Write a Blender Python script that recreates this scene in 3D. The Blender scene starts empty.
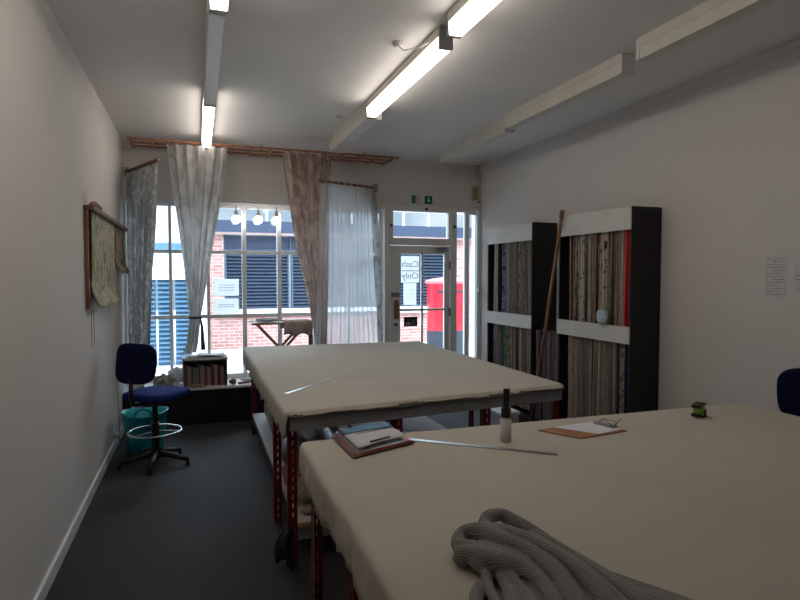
import bpy, bmesh, math, random
from mathutils import Vector, Matrix
random.seed(7)
S = bpy.context.scene
COL = S.collection
PI = math.pi

# ------------------------------------------------------------------ materials
def new_mat(name):
    m = bpy.data.materials.new(name); m.use_nodes = True
    nt = m.node_tree; nt.nodes.clear()
    out = nt.nodes.new('ShaderNodeOutputMaterial')
    return m, nt, out

def N(nt, t, **kw):
    n = nt.nodes.new(t)
    for k, v in kw.items():
        if k in n.inputs: n.inputs[k].default_value = v
        else: setattr(n, k, v)
    return n

def c4(c): return (c[0], c[1], c[2], 1)

def mat(name, col, rough=.6, metal=0, var=.08, vscale=6, bump=0, bscale=200, spec=.4, col2=None, coat=0):
    """paint / plastic / metal / plain cloth with slight procedural variation"""
    m, nt, out = new_mat(name)
    b = N(nt, 'ShaderNodeBsdfPrincipled', Roughness=rough, Metallic=metal)
    b.inputs['Specular IOR Level'].default_value = spec
    if coat: b.inputs['Coat Weight'].default_value = coat
    tc = N(nt, 'ShaderNodeTexCoord')
    no = N(nt, 'ShaderNodeTexNoise', Scale=vscale, Detail=4.0)
    nt.links.new(tc.outputs['Object'], no.inputs['Vector'])
    mx = N(nt, 'ShaderNodeMix', data_type='RGBA')
    c2 = col2 or tuple(min(1, x * (1 + 2 * var)) for x in col)
    c1 = col if col2 else tuple(x * (1 - var) for x in col)
    mx.inputs['A'].default_value = c4(c1); mx.inputs['B'].default_value = c4(c2)
    rp = N(nt, 'ShaderNodeMapRange'); rp.inputs[1].default_value = .3; rp.inputs[2].default_value = .7
    nt.links.new(no.outputs['Fac'], rp.inputs[0]); nt.links.new(rp.outputs[0], mx.inputs['Factor'])
    nt.links.new(mx.outputs['Result'], b.inputs['Base Color'])
    if bump:
        n2 = N(nt, 'ShaderNodeTexNoise', Scale=bscale, Detail=3.0)
        nt.links.new(tc.outputs['Object'], n2.inputs['Vector'])
        bp = N(nt, 'ShaderNodeBump', Strength=bump, Distance=.004)
        nt.links.new(n2.outputs['Fac'], bp.inputs['Height']); nt.links.new(bp.outputs['Normal'], b.inputs['Normal'])
    nt.links.new(b.outputs[0], out.inputs[0])
    return m

def cloth(name, base, fig, scale=9, thresh=.5, soft=.04, trans=.35, kind='noise', third=None, stretch=(1, 1, .6), see=0):
    """curtain fabric: figure on a ground, some light comes through"""
    m, nt, out = new_mat(name)
    tc = N(nt, 'ShaderNodeTexCoord'); mp = N(nt, 'ShaderNodeMapping')
    mp.inputs['Scale'].default_value = stretch
    nt.links.new(tc.outputs['Object'], mp.inputs[0])
    if kind == 'noise':
        t = N(nt, 'ShaderNodeTexNoise', Scale=scale, Detail=2.0, Distortion=1.2); o = t.outputs['Fac']
    elif kind == 'cell':
        t = N(nt, 'ShaderNodeTexVoronoi', Scale=scale); o = t.outputs['Distance']
    else:
        t = N(nt, 'ShaderNodeTexWave', Scale=scale, Distortion=2.5); t.inputs['Detail'].default_value = 2; o = t.outputs['Fac']
    nt.links.new(mp.outputs[0], t.inputs['Vector'])
    rp = N(nt, 'ShaderNodeMapRange'); rp.inputs[1].default_value = thresh - soft; rp.inputs[2].default_value = thresh + soft
    nt.links.new(o, rp.inputs[0])
    mx = N(nt, 'ShaderNodeMix', data_type='RGBA')
    mx.inputs['A'].default_value = c4(base); mx.inputs['B'].default_value = c4(fig)
    nt.links.new(rp.outputs[0], mx.inputs['Factor'])
    res = mx.outputs['Result']
    if third:
        t2 = N(nt, 'ShaderNodeTexNoise', Scale=scale * 1.7, Detail=1.0, Distortion=.8)
        nt.links.new(mp.outputs[0], t2.inputs['Vector'])
        r2 = N(nt, 'ShaderNodeMapRange'); r2.inputs[1].default_value = .58; r2.inputs[2].default_value = .63
        nt.links.new(t2.outputs['Fac'], r2.inputs[0])
        m2 = N(nt, 'ShaderNodeMix', data_type='RGBA'); m2.inputs['B'].default_value = c4(third)
        nt.links.new(res, m2.inputs['A']); nt.links.new(r2.outputs[0], m2.inputs['Factor']); res = m2.outputs['Result']
    d = N(nt, 'ShaderNodeBsdfDiffuse'); tl = N(nt, 'ShaderNodeBsdfTranslucent')
    nt.links.new(res, d.inputs['Color']); nt.links.new(res, tl.inputs['Color'])
    ms = N(nt, 'ShaderNodeMixShader'); ms.inputs[0].default_value = trans
    nt.links.new(d.outputs[0], ms.inputs[1]); nt.links.new(tl.outputs[0], ms.inputs[2])
    last = ms.outputs[0]
    if see:
        tr = N(nt, 'ShaderNodeBsdfTransparent'); m3 = N(nt, 'ShaderNodeMixShader'); m3.inputs[0].default_value = see
        nt.links.new(last, m3.inputs[1]); nt.links.new(tr.outputs[0], m3.inputs[2]); last = m3.outputs[0]
    nt.links.new(last, out.inputs[0])
    return m

def emis(name, col, strength):
    m, nt, out = new_mat(name)
    e = N(nt, 'ShaderNodeEmission', Color=c4(col), Strength=strength)
    nt.links.new(e.outputs[0], out.inputs[0]); return m

def glass_mat(name='window_glass', gl=.06, tint=(.95, .98, 1)):
    m, nt, out = new_mat(name)
    t = N(nt, 'ShaderNodeBsdfTransparent', Color=c4(tint)); g = N(nt, 'ShaderNodeBsdfGlossy', Roughness=.02)
    fr = N(nt, 'ShaderNodeFresnel', IOR=1.45); ms = N(nt, 'ShaderNodeMixShader')
    nt.links.new(fr.outputs[0], ms.inputs[0]); nt.links.new(t.outputs[0], ms.inputs[1]); nt.links.new(g.outputs[0], ms.inputs[2])
    nt.links.new(ms.outputs[0], out.inputs[0]); return m

def wood(name, c1, c2, scale=3, stretch=(8, 8, 1), rough=.55):
    m, nt, out = new_mat(name)
    tc = N(nt, 'ShaderNodeTexCoord'); mp = N(nt, 'ShaderNodeMapping'); mp.inputs['Scale'].default_value = stretch
    t = N(nt, 'ShaderNodeTexNoise', Scale=scale, Detail=6.0, Distortion=.6)
    r = N(nt, 'ShaderNodeValToRGB'); r.color_ramp.elements[0].color = c4(c1); r.color_ramp.elements[1].color = c4(c2)
    r.color_ramp.elements[0].position = .35; r.color_ramp.elements[1].position = .65
    b = N(nt, 'ShaderNodeBsdfPrincipled', Roughness=rough)
    nt.links.new(tc.outputs['Object'], mp.inputs[0]); nt.links.new(mp.outputs[0], t.inputs['Vector'])
    nt.links.new(t.outputs['Fac'], r.inputs[0]); nt.links.new(r.outputs[0], b.inputs['Base Color'])
    nt.links.new(b.outputs[0], out.inputs[0]); return m

def brick_mat():
    m, nt, out = new_mat('red_brick')
    tc = N(nt, 'ShaderNodeTexCoord'); sp = N(nt, 'ShaderNodeSeparateXYZ'); cb = N(nt, 'ShaderNodeCombineXYZ')
    nt.links.new(tc.outputs['Object'], sp.inputs[0]); nt.links.new(sp.outputs[0], cb.inputs[0]); nt.links.new(sp.outputs[2], cb.inputs[1])
    t = N(nt, 'ShaderNodeTexBrick', Scale=1.0)
    t.inputs['Color1'].default_value = (.40, .17, .14, 1); t.inputs['Color2'].default_value = (.52, .28, .25, 1)
    t.inputs['Mortar'].default_value = (.60, .47, .43, 1); t.inputs['Mortar Size'].default_value = .008
    t.inputs['Brick Width'].default_value = .225; t.inputs['Row Height'].default_value = .075
    b = N(nt, 'ShaderNodeBsdfPrincipled', Roughness=.9)
    nt.links.new(cb.outputs[0], t.inputs['Vector']); nt.links.new(t.outputs['Color'], b.inputs['Base Color'])
    nt.links.new(b.outputs[0], out.inputs[0]); return m

def knit_mat(name, col):
    m, nt, out = new_mat(name)
    tc = N(nt, 'ShaderNodeTexCoord')
    w = N(nt, 'ShaderNodeTexWave', Scale=75.0, Distortion=3.5, bands_direction='DIAGONAL'); w.inputs['Detail Scale'].default_value = 6
    n = N(nt, 'ShaderNodeTexNoise', Scale=260.0, Detail=3.0)
    b = N(nt, 'ShaderNodeBsdfPrincipled', Roughness=1); b.inputs['Specular IOR Level'].default_value = .05
    b.inputs['Sheen Weight'].default_value = .25
    nt.links.new(tc.outputs['Object'], w.inputs['Vector']); nt.links.new(tc.outputs['Object'], n.inputs['Vector'])
    mx = N(nt, 'ShaderNodeMix', data_type='RGBA'); mx.inputs['A'].default_value = c4(tuple(x * .7 for x in col)); mx.inputs['B'].default_value = c4(tuple(x * 1.15 for x in col))
    nt.links.new(w.outputs['Fac'], mx.inputs['Factor']); nt.links.new(mx.outputs['Result'], b.inputs['Base Color'])
    ad = N(nt, 'ShaderNodeMath', operation='ADD'); nt.links.new(w.outputs['Fac'], ad.inputs[0]); nt.links.new(n.outputs['Fac'], ad.inputs[1])
    bp = N(nt, 'ShaderNodeBump', Strength=.7, Distance=.004); nt.links.new(ad.outputs[0], bp.inputs['Height']); nt.links.new(bp.outputs['Normal'], b.inputs['Normal'])
    nt.links.new(b.outputs[0], out.inputs[0]); return m

def carpet_mat():
    m, nt, out = new_mat('charcoal_carpet')
    tc = N(nt, 'ShaderNodeTexCoord')
    n = N(nt, 'ShaderNodeTexNoise', Scale=350.0, Detail=4.0); n2 = N(nt, 'ShaderNodeTexNoise', Scale=2.2, Detail=4.0)
    for k in (n, n2): nt.links.new(tc.outputs['Object'], k.inputs['Vector'])
    r = N(nt, 'ShaderNodeValToRGB'); r.color_ramp.elements[0].color = (.009, .0083, .0085, 1); r.color_ramp.elements[1].color = (.036, .033, .034, 1)
    ad = N(nt, 'ShaderNodeMath', operation='MULTIPLY_ADD'); ad.inputs[1].default_value = .6; 
    nt.links.new(n.outputs['Fac'], ad.inputs[0]); 
    h = N(nt, 'ShaderNodeMath', operation='MULTIPLY'); h.inputs[1].default_value = .4; nt.links.new(n2.outputs['Fac'], h.inputs[0]); nt.links.new(h.outputs[0], ad.inputs[2])
    nt.links.new(ad.outputs[0], r.inputs[0])
    b = N(nt, 'ShaderNodeBsdfPrincipled', Roughness=.75); b.inputs['Specular IOR Level'].default_value = .3
    b.inputs['Sheen Weight'].default_value = .08
    bp = N(nt, 'ShaderNodeBump', Strength=.4, Distance=.003)
    nt.links.new(n.outputs['Fac'], bp.inputs['Height']); nt.links.new(bp.outputs['Normal'], b.inputs['Normal'])
    nt.links.new(r.outputs[0], b.inputs['Base Color']); nt.links.new(b.outputs[0], out.inputs[0]); return m

M = {}
M['wall'] = mat('wall_paint', (.69, .655, .63), .85, var=.015, vscale=1.5, bump=.08, bscale=60)
M['ceiling'] = mat('ceiling_paint', (.77, .74, .72), .9, var=.02, vscale=2)
M['white'] = mat('white_gloss_paint', (.82, .83, .83), .35, var=.02)
M['offwhite'] = mat('off_white_plastic', (.62, .61, .58), .5, var=.03)
M['beige'] = mat('aged_cream_plastic', (.60, .56, .48), .45, var=.03)
M['door'] = mat('door_paint', (.76, .75, .73), .4, var=.02)
M['carpet'] = carpet_mat()
M['black'] = mat('black_laminate', (.012, .011, .013), .5, var=.1)
M['darkpanel'] = mat('near_black_panel', (.012, .010, .012), .6, var=.1)
M['red'] = mat('red_enamel', (.20, .009, .013), .45, var=.06)
M['canvas'] = mat('calico_canvas', (.52, .475, .405), .9, var=.03, vscale=3, bump=.25, bscale=90)
M['grey_metal'] = mat('grey_steel', (.26, .26, .265), .5, var=.1)
M['navy_metal'] = mat('dark_blue_steel', (.035, .04, .075), .5)
M['chip'] = wood('chipboard', (.42, .26, .13), (.55, .36, .2), 12, (1, 1, 1))
M['creamboard'] = mat('cream_shelf_board', (.58, .54, .50), .6, var=.04)
M['lath'] = wood('orange_stained_lath', (.26, .095, .045), (.42, .19, .10), 4, (1, 8, 8))
M['brownwood'] = wood('brown_wood', (.17, .075, .035), (.30, .14, .07), 4, (6, 6, 1))
M['stoolwood'] = wood('mid_brown_wood', (.30, .165, .09), (.42, .25, .14), 4, (6, 6, 1))
M['polewood'] = wood('dark_turned_wood', (.16, .085, .055), (.28, .16, .11), 6, (2, 2, 2))
M['clipwood'] = wood('hardboard', (.33, .15, .065), (.42, .20, .09), 14, (1, 1, 1), .5)
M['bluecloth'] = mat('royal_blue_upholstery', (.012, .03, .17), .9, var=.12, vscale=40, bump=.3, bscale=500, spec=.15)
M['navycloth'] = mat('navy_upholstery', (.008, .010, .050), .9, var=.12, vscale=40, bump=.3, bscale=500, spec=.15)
M['blackplastic'] = mat('black_plastic', (.012, .012, .013), .4)
M['chrome'] = mat('chrome', (.7, .7, .7), .18, metal=1, var=.02)
M['steel'] = mat('brushed_steel', (.55, .55, .54), .3, metal=1, var=.04)
M['aqua'] = mat('turquoise_plastic', (.015, .42, .50), .35, var=.04)
M['aqua'].node_tree.nodes['Principled BSDF'].inputs['Subsurface Weight'].default_value = 0
M['paper'] = mat('white_paper', (.74, .76, .80), .8, var=.02)
M['greypaper'] = mat('grey_white_paper', (.60, .61, .63), .8, var=.03)
M['ink'] = mat('dark_ink', (.06, .06, .07), .8)
M['greyink'] = mat('grey_ink', (.25, .27, .33), .8)
M['green'] = mat('safety_green', (.0, .13, .085), .5)
M['lime'] = mat('lime_green_plastic', (.20, .40, .03), .4)
M['crimson'] = mat('crimson_cover', (.15, .03, .025), .4, coat=.3)
M['bluepaper'] = mat('blue_printed_card', (.05, .17, .28), .5, col2=(.10, .26, .38), vscale=30)
M['tan'] = mat('tan_card', (.36, .27, .17), .8, var=.1)
M['blackfabric'] = mat('black_polythene', (.01, .01, .012), .4)
M['plastic_wrap'] = mat('clear_wrap_over_mauve_cloth', (.26, .25, .28), .38, var=.3, vscale=14, bump=.6, bscale=25, coat=.25)
M['glass'] = glass_mat()
M['brick'] = brick_mat()
M['shutter'] = mat('slate_blue_louvre', (.055, .075, .115), .5, var=.05)
M['shutter_dark'] = mat('dark_slate_louvre', (.04, .055, .095), .5, var=.05)
M['cyanblue'] = mat('bright_blue_paint', (.09, .18, .27), .5, var=.05)
M['render_white'] = mat('white_render', (.80, .80, .78), .9, var=.03)
M['paving'] = mat('pale_paving', (.55, .54, .52), .9, var=.06, vscale=1.2, bump=.2, bscale=30)
M['pinkbrick'] = mat('pink_sandstone', (.58, .40, .36), .9, var=.08)
M['postred'] = mat('pillar_box_red', (.62, .015, .03), .3, coat=.4)
M['postblack'] = mat('pillar_box_black', (.03, .035, .05), .4)
M['postcap'] = mat('pale_pink_red', (.55, .16, .17), .4)  # cap gets a paler, pinker red than the body
M['knit'] = knit_mat('grey_rib_knit', (.33, .325, .305))
M['lit'] = emis('lit_diffuser', (1, .915, .81), 6.0)
M['bulb'] = emis('lit_spot_bulb', (1, .95, .88), 12.0)
M['unlit'] = mat('unlit_diffuser', (.62, .59, .52), .35, var=.02)

# ------------------------------------------------------------------ mesh helpers
def tag(o, label=None, cat=None, group=None, kind=None):
    if label: o['label'] = label
    if cat: o['category'] = cat
    if group: o['group'] = group
    if kind: o['kind'] = kind
    return o

def link(name, bm, m, parent=None, smooth=False):
    me = bpy.data.meshes.new(name)
    bmesh.ops.recalc_face_normals(bm, faces=bm.faces)
    bm.to_mesh(me); bm.free()
    if m: me.materials.append(m)
    if smooth:
        for p in me.polygons: p.use_smooth = True
    o = bpy.data.objects.new(name, me); COL.objects.link(o)
    if parent: o.parent = parent
    return o

def empty(name, loc=(0, 0, 0), rz=0):
    o = bpy.data.objects.new(name, None); COL.objects.link(o)
    o.location = loc; o.rotation_euler = (0, 0, rz); o.empty_display_size = .05
    return o

class B:
    """collects shapes into one bmesh"""
    def __init__(s): s.bm = bmesh.new()
    def box(s, x0, x1, y0, y1, z0, z1, bev=0, mtx=None):
        r = bmesh.ops.create_cube(s.bm, size=1)
        vs = r['verts']
        for v in vs:
            v.co = Vector(((x0 + x1) / 2 + v.co.x * (x1 - x0), (y0 + y1) / 2 + v.co.y * (y1 - y0), (z0 + z1) / 2 + v.co.z * (z1 - z0)))
        if bev:
            es = list({e for v in vs for e in v.link_edges})
            r2 = bmesh.ops.bevel(s.bm, geom=es, offset=bev, segments=2, affect='EDGES', profile=.5)
            vs = list({v for f in r2['faces'] for v in f.verts} | {v for v in vs if v.is_valid})
        if mtx: bmesh.ops.transform(s.bm, matrix=mtx, verts=[v for v in vs if v.is_valid])
        return s
    def cone(s, p0, p1, r0, r1=None, seg=16):
        r1 = r0 if r1 is None else r1
        p0, p1 = Vector(p0), Vector(p1); d = p1 - p0
        q = Vector((0, 0, 1)).rotation_difference(d.normalized()).to_matrix().to_4x4()
        bmesh.ops.create_cone(s.bm, cap_ends=True, segments=seg, radius1=r0, radius2=r1, depth=d.length,
                              matrix=Matrix.Translation((p0 + p1) / 2) @ q)
        return s
    def ball(s, c, r, sub=2):
        bmesh.ops.create_icosphere(s.bm, subdivisions=sub, radius=r, matrix=Matrix.Translation(c)); return s
    def pad(s, c, rx, ry, rz, e1=.35, e2=.35, nu=32, nv=16, mtx=None):
        """rounded superellipsoid cushion"""
        f = lambda w, e: math.copysign(abs(w) ** e, w)
        rows = []
        for i in range(1, nv):
            t = -PI / 2 + PI * i / nv; row = []
            for j in range(nu):
                a = 2 * PI * j / nu
                co = Vector((c[0] + rx * f(math.cos(t), e1) * f(math.cos(a), e2), c[1] + ry * f(math.cos(t), e1) * f(math.sin(a), e2), c[2] + rz * f(math.sin(t), e1)))
                row.append(s.bm.verts.new(mtx @ co if mtx else co))
            rows.append(row)
        for i in range(len(rows) - 1):
            for j in range(nu):
                k = (j + 1) % nu
                s.bm.faces.new((rows[i][j], rows[i][k], rows[i + 1][k], rows[i + 1][j]))
        s.bm.faces.new(rows[0][::-1]); s.bm.faces.new(rows[-1])
        return s
    def tube(s, pts, r, seg=8, closed=False, flat=1.0, cap=True):
        pts = [Vector(p) for p in pts]; n = len(pts); rad = r if isinstance(r, (list, tuple)) else [r] * n
        rows = []
        up = Vector((0, 0, 1)); 
        for i, p in enumerate(pts):
            a = pts[(i - 1) % n] if (closed or i) else p; b = pts[(i + 1) % n] if (closed or i < n - 1) else p
            d = (b - a).normalized()
            sd = d.cross(up)
            if sd.length < .05: sd = d.cross(Vector((1, 0, 0)))
            sd.normalize(); u = sd.cross(d).normalized()
            rows.append([s.bm.verts.new(p + rad[i] * (math.cos(2 * PI * j / seg) * sd + flat * math.sin(2 * PI * j / seg) * u)) for j in range(seg)])
        for i in range(n if closed else n - 1):
            k = (i + 1) % n
            for j in range(seg):
                l = (j + 1) % seg
                s.bm.faces.new((rows[i][j], rows[i][l], rows[k][l], rows[k][j]))
        if not closed and cap: s.bm.faces.new(rows[0][::-1]); s.bm.faces.new(rows[-1])
        return s
    def torus(s, c, R, r, seg=32, s2=8, mtx=None):
        pts = [Vector((c[0] + R * math.cos(2 * PI * i / seg), c[1] + R * math.sin(2 * PI * i / seg), c[2])) for i in range(seg)]
        if mtx: pts = [mtx @ p for p in pts]
        return s.tube(pts, r, s2, closed=True)
    def poly(s, pts, th, axis=(0, 0, 1)):
        """extruded flat polygon"""
        ax = Vector(axis) * th
        lo = [s.bm.verts.new(Vector(p)) for p in pts]; hi = [s.bm.verts.new(Vector(p) + ax) for p in pts]
        s.bm.faces.new(lo[::-1]); s.bm.faces.new(hi); n = len(pts)
        for i in range(n):
            j = (i + 1) % n; s.bm.faces.new((lo[i], lo[j], hi[j], hi[i]))
        return s
    def bar(s, p0, p1, w, h):
        """rectangular bar between two points; w = width (horizontal across), h = height"""
        p0, p1 = Vector(p0), Vector(p1); d = (p1 - p0).normalized(); sd = d.cross(Vector((0, 0, 1)))
        if sd.length < .05: sd = Vector((1, 0, 0))
        sd.normalize(); u = sd.cross(d).normalized()
        q = [(-w / 2, -h / 2), (w / 2, -h / 2), (w / 2, h / 2), (-w / 2, h / 2)]
        A = [s.bm.verts.new(p0 + sd * a + u * b) for a, b in q]; C = [s.bm.verts.new(p1 + sd * a + u * b) for a, b in q]
        s.bm.faces.new(A[::-1]); s.bm.faces.new(C)
        for i in range(4):
            j = (i + 1) % 4; s.bm.faces.new((A[i], A[j], C[j], C[i]))
        return s
    def sheet(s, grid, th=0):
        """grid of points -> surface, optionally thickened along rows' normals"""
        V = [[s.bm.verts.new(Vector(p)) for p in r] for r in grid]
        fs = []
        for i in range(len(V) - 1):
            for j in range(len(V[0]) - 1):
                fs.append(s.bm.faces.new((V[i][j], V[i][j + 1], V[i + 1][j + 1], V[i + 1][j])))
        if th:
            bmesh.ops.recalc_face_normals(s.bm, faces=fs)
            bmesh.ops.solidify(s.bm, geom=fs, thickness=th)
        return s
    def done(s, name, m, parent=None, smooth=False):
        return link(name, s.bm, m, parent, smooth)

def box(name, m, x0, x1, y0, y1, z0, z1, parent=None, bev=0):
    return B().box(x0, x1, y0, y1, z0, z1, bev).done(name, m, parent)

def copy_tree(o, parent=None):
    c = o.copy(); COL.objects.link(c)
    if parent: c.parent = parent
    for ch in list(o.children): copy_tree(ch, c)
    return c

def struct(o, label=None):
    o['kind'] = 'structure'
    if label: o['label'] = label
    return o

XL, XR, H, YF, YB = -.748, 3.583, 3.09, 6.88, -2.2

# ------------------------------------------------------------------ room shell
struct(box('floor', M['carpet'], XL - .1, XR + .1, YB - .1, 7.1, -.05, 0), 'dark charcoal carpet floor')
struct(box('ceiling', M['ceiling'], XL - .1, XR + .1, YB - .1, 7.1, H, H + .1), 'white painted ceiling')
struct(box('wall_left', M['wall'], XL - .12, XL, YB, 7.1, 0, H), 'plain off-white left wall')
struct(box('wall_right', M['wall'], XR, XR + .12, YB, 7.1, 0, H), 'plain off-white right wall')
struct(box('wall_back', M['wall'], XL, XR, YB - .12, YB, 0, H), 'off-white wall opposite the shop front')
w = B()
w.box(XL, 3.583, YF, 7.1, 2.515, H); w.box(XL, 2.24, YF, 7.1, 2.45, 2.515)
w.box(XL, 2.24, 6.99, 7.1, 0, .40)
struct(w.done('wall_front', M['wall']), 'off-white shop front wall above the window and door')
struct(B().box(XL, XL + .018, YB, 6.5, 0, .085, .004).done('baseboard_left', M['white']), 'white skirting board on the left wall')
struct(B().box(XR - .018, XR, YB, 3.60, 0, .085, .004).done('baseboard_right', M['white']), 'white skirting board on the right wall')
t = B(); t.tube([(XR - .012, YB, 3.02), (XR - .012, 6.87, 3.02)], .011, 8)
struct(t.done('trim_1', M['wall']), 'thin painted conduit along the top of the right wall')
struct(box('trim_2', M['wall'], 2.60, 2.612, YF - .004, YF, 2.52, H), 'narrow joint strip in the wall above the door')

# window ledge (built-in platform)
struct(box('window_ledge', M['darkpanel'], XL, 2.235, 6.5, 6.985, 0, .375), 'black fronted display ledge below the shop window')
struct(box('trim_3', M['white'], XL, 2.235, 6.485, 6.99, .375, .40), 'white top and nosing of the window ledge')

# shop window
WY0, WY1 = 6.97, 7.03
w = B()
for x0, x1 in ((XL, -.70), (-.30, -.265), (.105, .142), (.505, .555), (.915, .965), (1.35, 1.39), (1.78, 1.82), (2.20, 2.24)):
    w.box(x0, x1, WY0, WY1, .40, 2.45, .004)
for z0, z1 in ((.40, .455), (1.115, 1.16), (1.868, 1.905), (2.40, 2.449)):
    w.box(-.70, 2.20, WY0 + .004, WY1 - .004, z0, z1, .004)
win = struct(w.done('window_1', M['white']), 'large multi-pane white framed shop window')
for i, (a, b) in enumerate(((-.70, -.30), (-.265, .105), (.142, .505), (.555, .915), (.965, 1.35), (1.39, 1.78), (1.82, 2.20))):
    for z0, z1 in ((.455, 1.115), (1.16, 1.868), (1.905, 2.40)):
        box('pane', M['glass'], a + .001, b - .001, 6.997, 7.0, z0 + .001, z1 - .001, win)
struct(B().box(XL + .003, XL + .03, 6.86, 6.965, .41, 2.44).done('trim_4', M['white']), 'white reveal lining at the left end of the window')

# door frame, door, sidelight
f = B()
f.box(2.24, 2.312, 6.86, 6.98, 0, 2.514, .004); f.box(3.155, 3.245, 6.86, 6.98, 0, 2.514, .004)
f.box(2.312, 3.155, 6.865, 6.975, 2.005, 2.098, .004); f.box(2.312, 3.155, 6.865, 6.975, 2.44, 2.514, .004)
f.box(2.312, 2.36, 6.875, 6.965, 2.098, 2.44); f.box(3.135, 3.155, 6.875, 6.965, 2.098, 2.44)
f.box(3.245, 3.583, 6.865, 6.975, 2.49, 2.514)
fr = struct(f.done('door_frame', M['door']), 'grey-white painted door frame with transom light')
box('pane', M['glass'], 2.361, 3.134, 6.92, 6.924, 2.099, 2.439, fr)
for x, z in ((2.31, 2.235), (2.79, 2.455), (3.19, 2.24)):
    B().box(x, x + .03, 6.835, 6.864, z, z + .035, .004).done('catch', M['blackplastic'], fr)

d = B()
DY0, DY1 = 6.885, 6.93
d.box(2.322, 2.458, DY0, DY1, .02, 1.998, .003); d.box(3.078, 3.148, DY0, DY1, .02, 1.998, .003)
d.box(2.458, 3.078, DY0, DY1, 1.895, 1.998); d.box(2.458, 3.078, DY0, DY1, .02, .35)
d.box(2.458, 3.078, DY0 + .008, DY1 - .008, 1.155, 1.185); d.box(2.752, 2.778, DY0 + .008, DY1 - .008, .35, 1.895)
door = struct(d.done('door_1', M['door']), 'glazed shop door with four panes')
for a, b in ((2.458, 2.752), (2.778, 3.078)):
    for z0, z1 in ((.35, 1.155), (1.185, 1.895)):
        box('pane', M['glass'], a + .001, b - .001, 6.905, 6.908, z0 + .001, z1 - .001, door)
hb = B(); hb.box(2.33, 2.445, 6.862, 6.886, 1.345, 1.40, .006); hb.tube([(2.36, 6.865, 1.375), (2.36, 6.835, 1.375), (2.44, 6.835, 1.37)], .008, 8)
hb.done('lever_handle', M['grey_metal'], door)
B().box(2.372, 2.432, 6.872, 6.886, 1.06, 1.30, .004).done('letter_plate', M['brownwood'], door)
B().cone((2.395, 6.886, .985), (2.395, 6.872, .985), .018).done('lock_cylinder', M['blackplastic'], door)
c = B(); c.box(2.93, 3.10, 6.835, 6.884, 1.925, 1.975, .008); c.bar((2.98, 6.85, 1.985), (2.86, 6.80, 1.99), .016, .01); c.bar((2.86, 6.80, 1.99), (3.08, 6.86, 1.995), .016, .01)
c.done('door_closer', M['steel'], door)
for z in (1.70, 1.08, .30):
    B().box(3.142, 3.156, 6.868, 6.884, z, z + .11, .002).done('hinge', M['blackplastic'], door)

s = B()
s.box(3.245, 3.262, 6.90, 6.96, .0, 2.49); s.box(3.385, 3.45, 6.90, 6.96, 0, 2.49, .004)
s.box(3.262, 3.385, 6.90, 6.96, 0, .32); s.box(3.262, 3.385, 6.90, 6.96, 2.455, 2.49); s.box(3.45, 3.583, 6.90, 6.96, 0, .32)
s.box(3.45, 3.583, 6.91, 6.96, 2.43, 2.49)
sl = struct(s.done('window_2', M['white']), 'tall narrow sidelight beside the door')
box('pane', M['glass'], 3.263, 3.384, 6.93, 6.933, .321, 2.454, sl)
box('pane', M['glass'], 3.451, 3.545, 6.93, 6.933, .321, 2.429, sl)
sj = B().box(3.545, 3.583, 6.86, 6.97, 0, 2.49, .003)
struct(sj.done('trim_5', M['white']), 'white painted jamb to the right of the sidelight')
c = B()
c.tube([(3.565, 6.83, .02), (3.565, 6.83, 2.98)], .008, 8); c.box(3.535, 3.582, 6.79, 6.857, 1.39, 1.46, .005)
tag(c.done('cable_conduit', M['greypaper']), 'thin grey vertical conduit with a small box in the corner right of the door', 'conduit')

# ------------------------------------------------------------------ street outside
struct(box('street_paving', M['paving'], -14, 22, 7.12, 30, -.12, -.05), 'pale sunlit street paving')
bld = empty('brick_building', (3.5, 13.5, -.05))
tag(bld, 'red brick building across the street with slate-blue slatted shutters', 'building')
def pt(name, m, x0, x1, y0, y1, z0, z1, par, bev=0):
    o = box(name, m, x0, x1, y0, y1, z0, z1, None, bev); o.parent = par; o.matrix_parent_inverse = Matrix.Translation(par.location).inverted(); return o
def adopt(o, par):
    o.parent = par; o.matrix_parent_inverse = Matrix.Translation(par.location).inverted(); return o
pt('wall', M['brick'], .22, .57, 13.5, 15.5, -.05, 2.56, bld)
pt('wall', M['brick'], .57, 6.2, 13.5, 15.5, -.05, .70, bld)
pt('wall', M['brick'], 6.2, 10.5, 13.5, 15.5, -.05, 2.56, bld)
pt('sill', M['white'], .50, 6.25, 13.36, 13.5, .70, .85, bld)
for k, (a, b) in enumerate(((.60, 2.05), (2.10, 3.55), (3.60, 5.05), (5.10, 6.18))):
    q = B(); q.box(a, b, 13.62, 13.66, .85, 2.20)
    z = .88
    while z < 2.19:
        q.poly([(a + .03, 13.52, z), (b - .03, 13.52, z), (b - .03, 13.61, z + .045), (a + .03, 13.61, z + .045)], .012); z += .0795
    q.box(a, a + .04, 13.5, 13.62, .85, 2.2); q.box(b - .04, b, 13.5, 13.62, .85, 2.2)
    adopt(q.done('louvred_shutter', M['shutter']), bld)
pt('fanlight', M['shutter_dark'], .60, 6.18, 13.62, 13.68, 2.22, 2.55, bld)
q = B()
for x in (.58, 2.07, 3.57, 5.07, 6.15): q.box(x, x + .04, 13.54, 13.62, 2.2, 2.56)
q.box(.57, 6.2, 13.53, 13.62, 2.2, 2.235)
adopt(q.done('mullion', M['shutter']), bld)
pt('fascia', M['shutter_dark'], .22, 10.5, 13.25, 15.5, 2.60, 2.86, bld)
pt('fascia_trim', M['pinkbrick'], .22, 10.5, 13.28, 13.6, 2.56, 2.60, bld)
q = B()
for x in [ .9 + .72 * i for i in range(13)]: q.box(x, x + .05, 14.4, 14.45, 2.86, 3.36)
q.box(.9, 9.6, 14.4, 14.45, 3.33, 3.38); q.box(.9, 9.6, 14.4, 14.45, 2.86, 2.91)
adopt(q.done('roof_railing', M['white']), bld)

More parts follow.
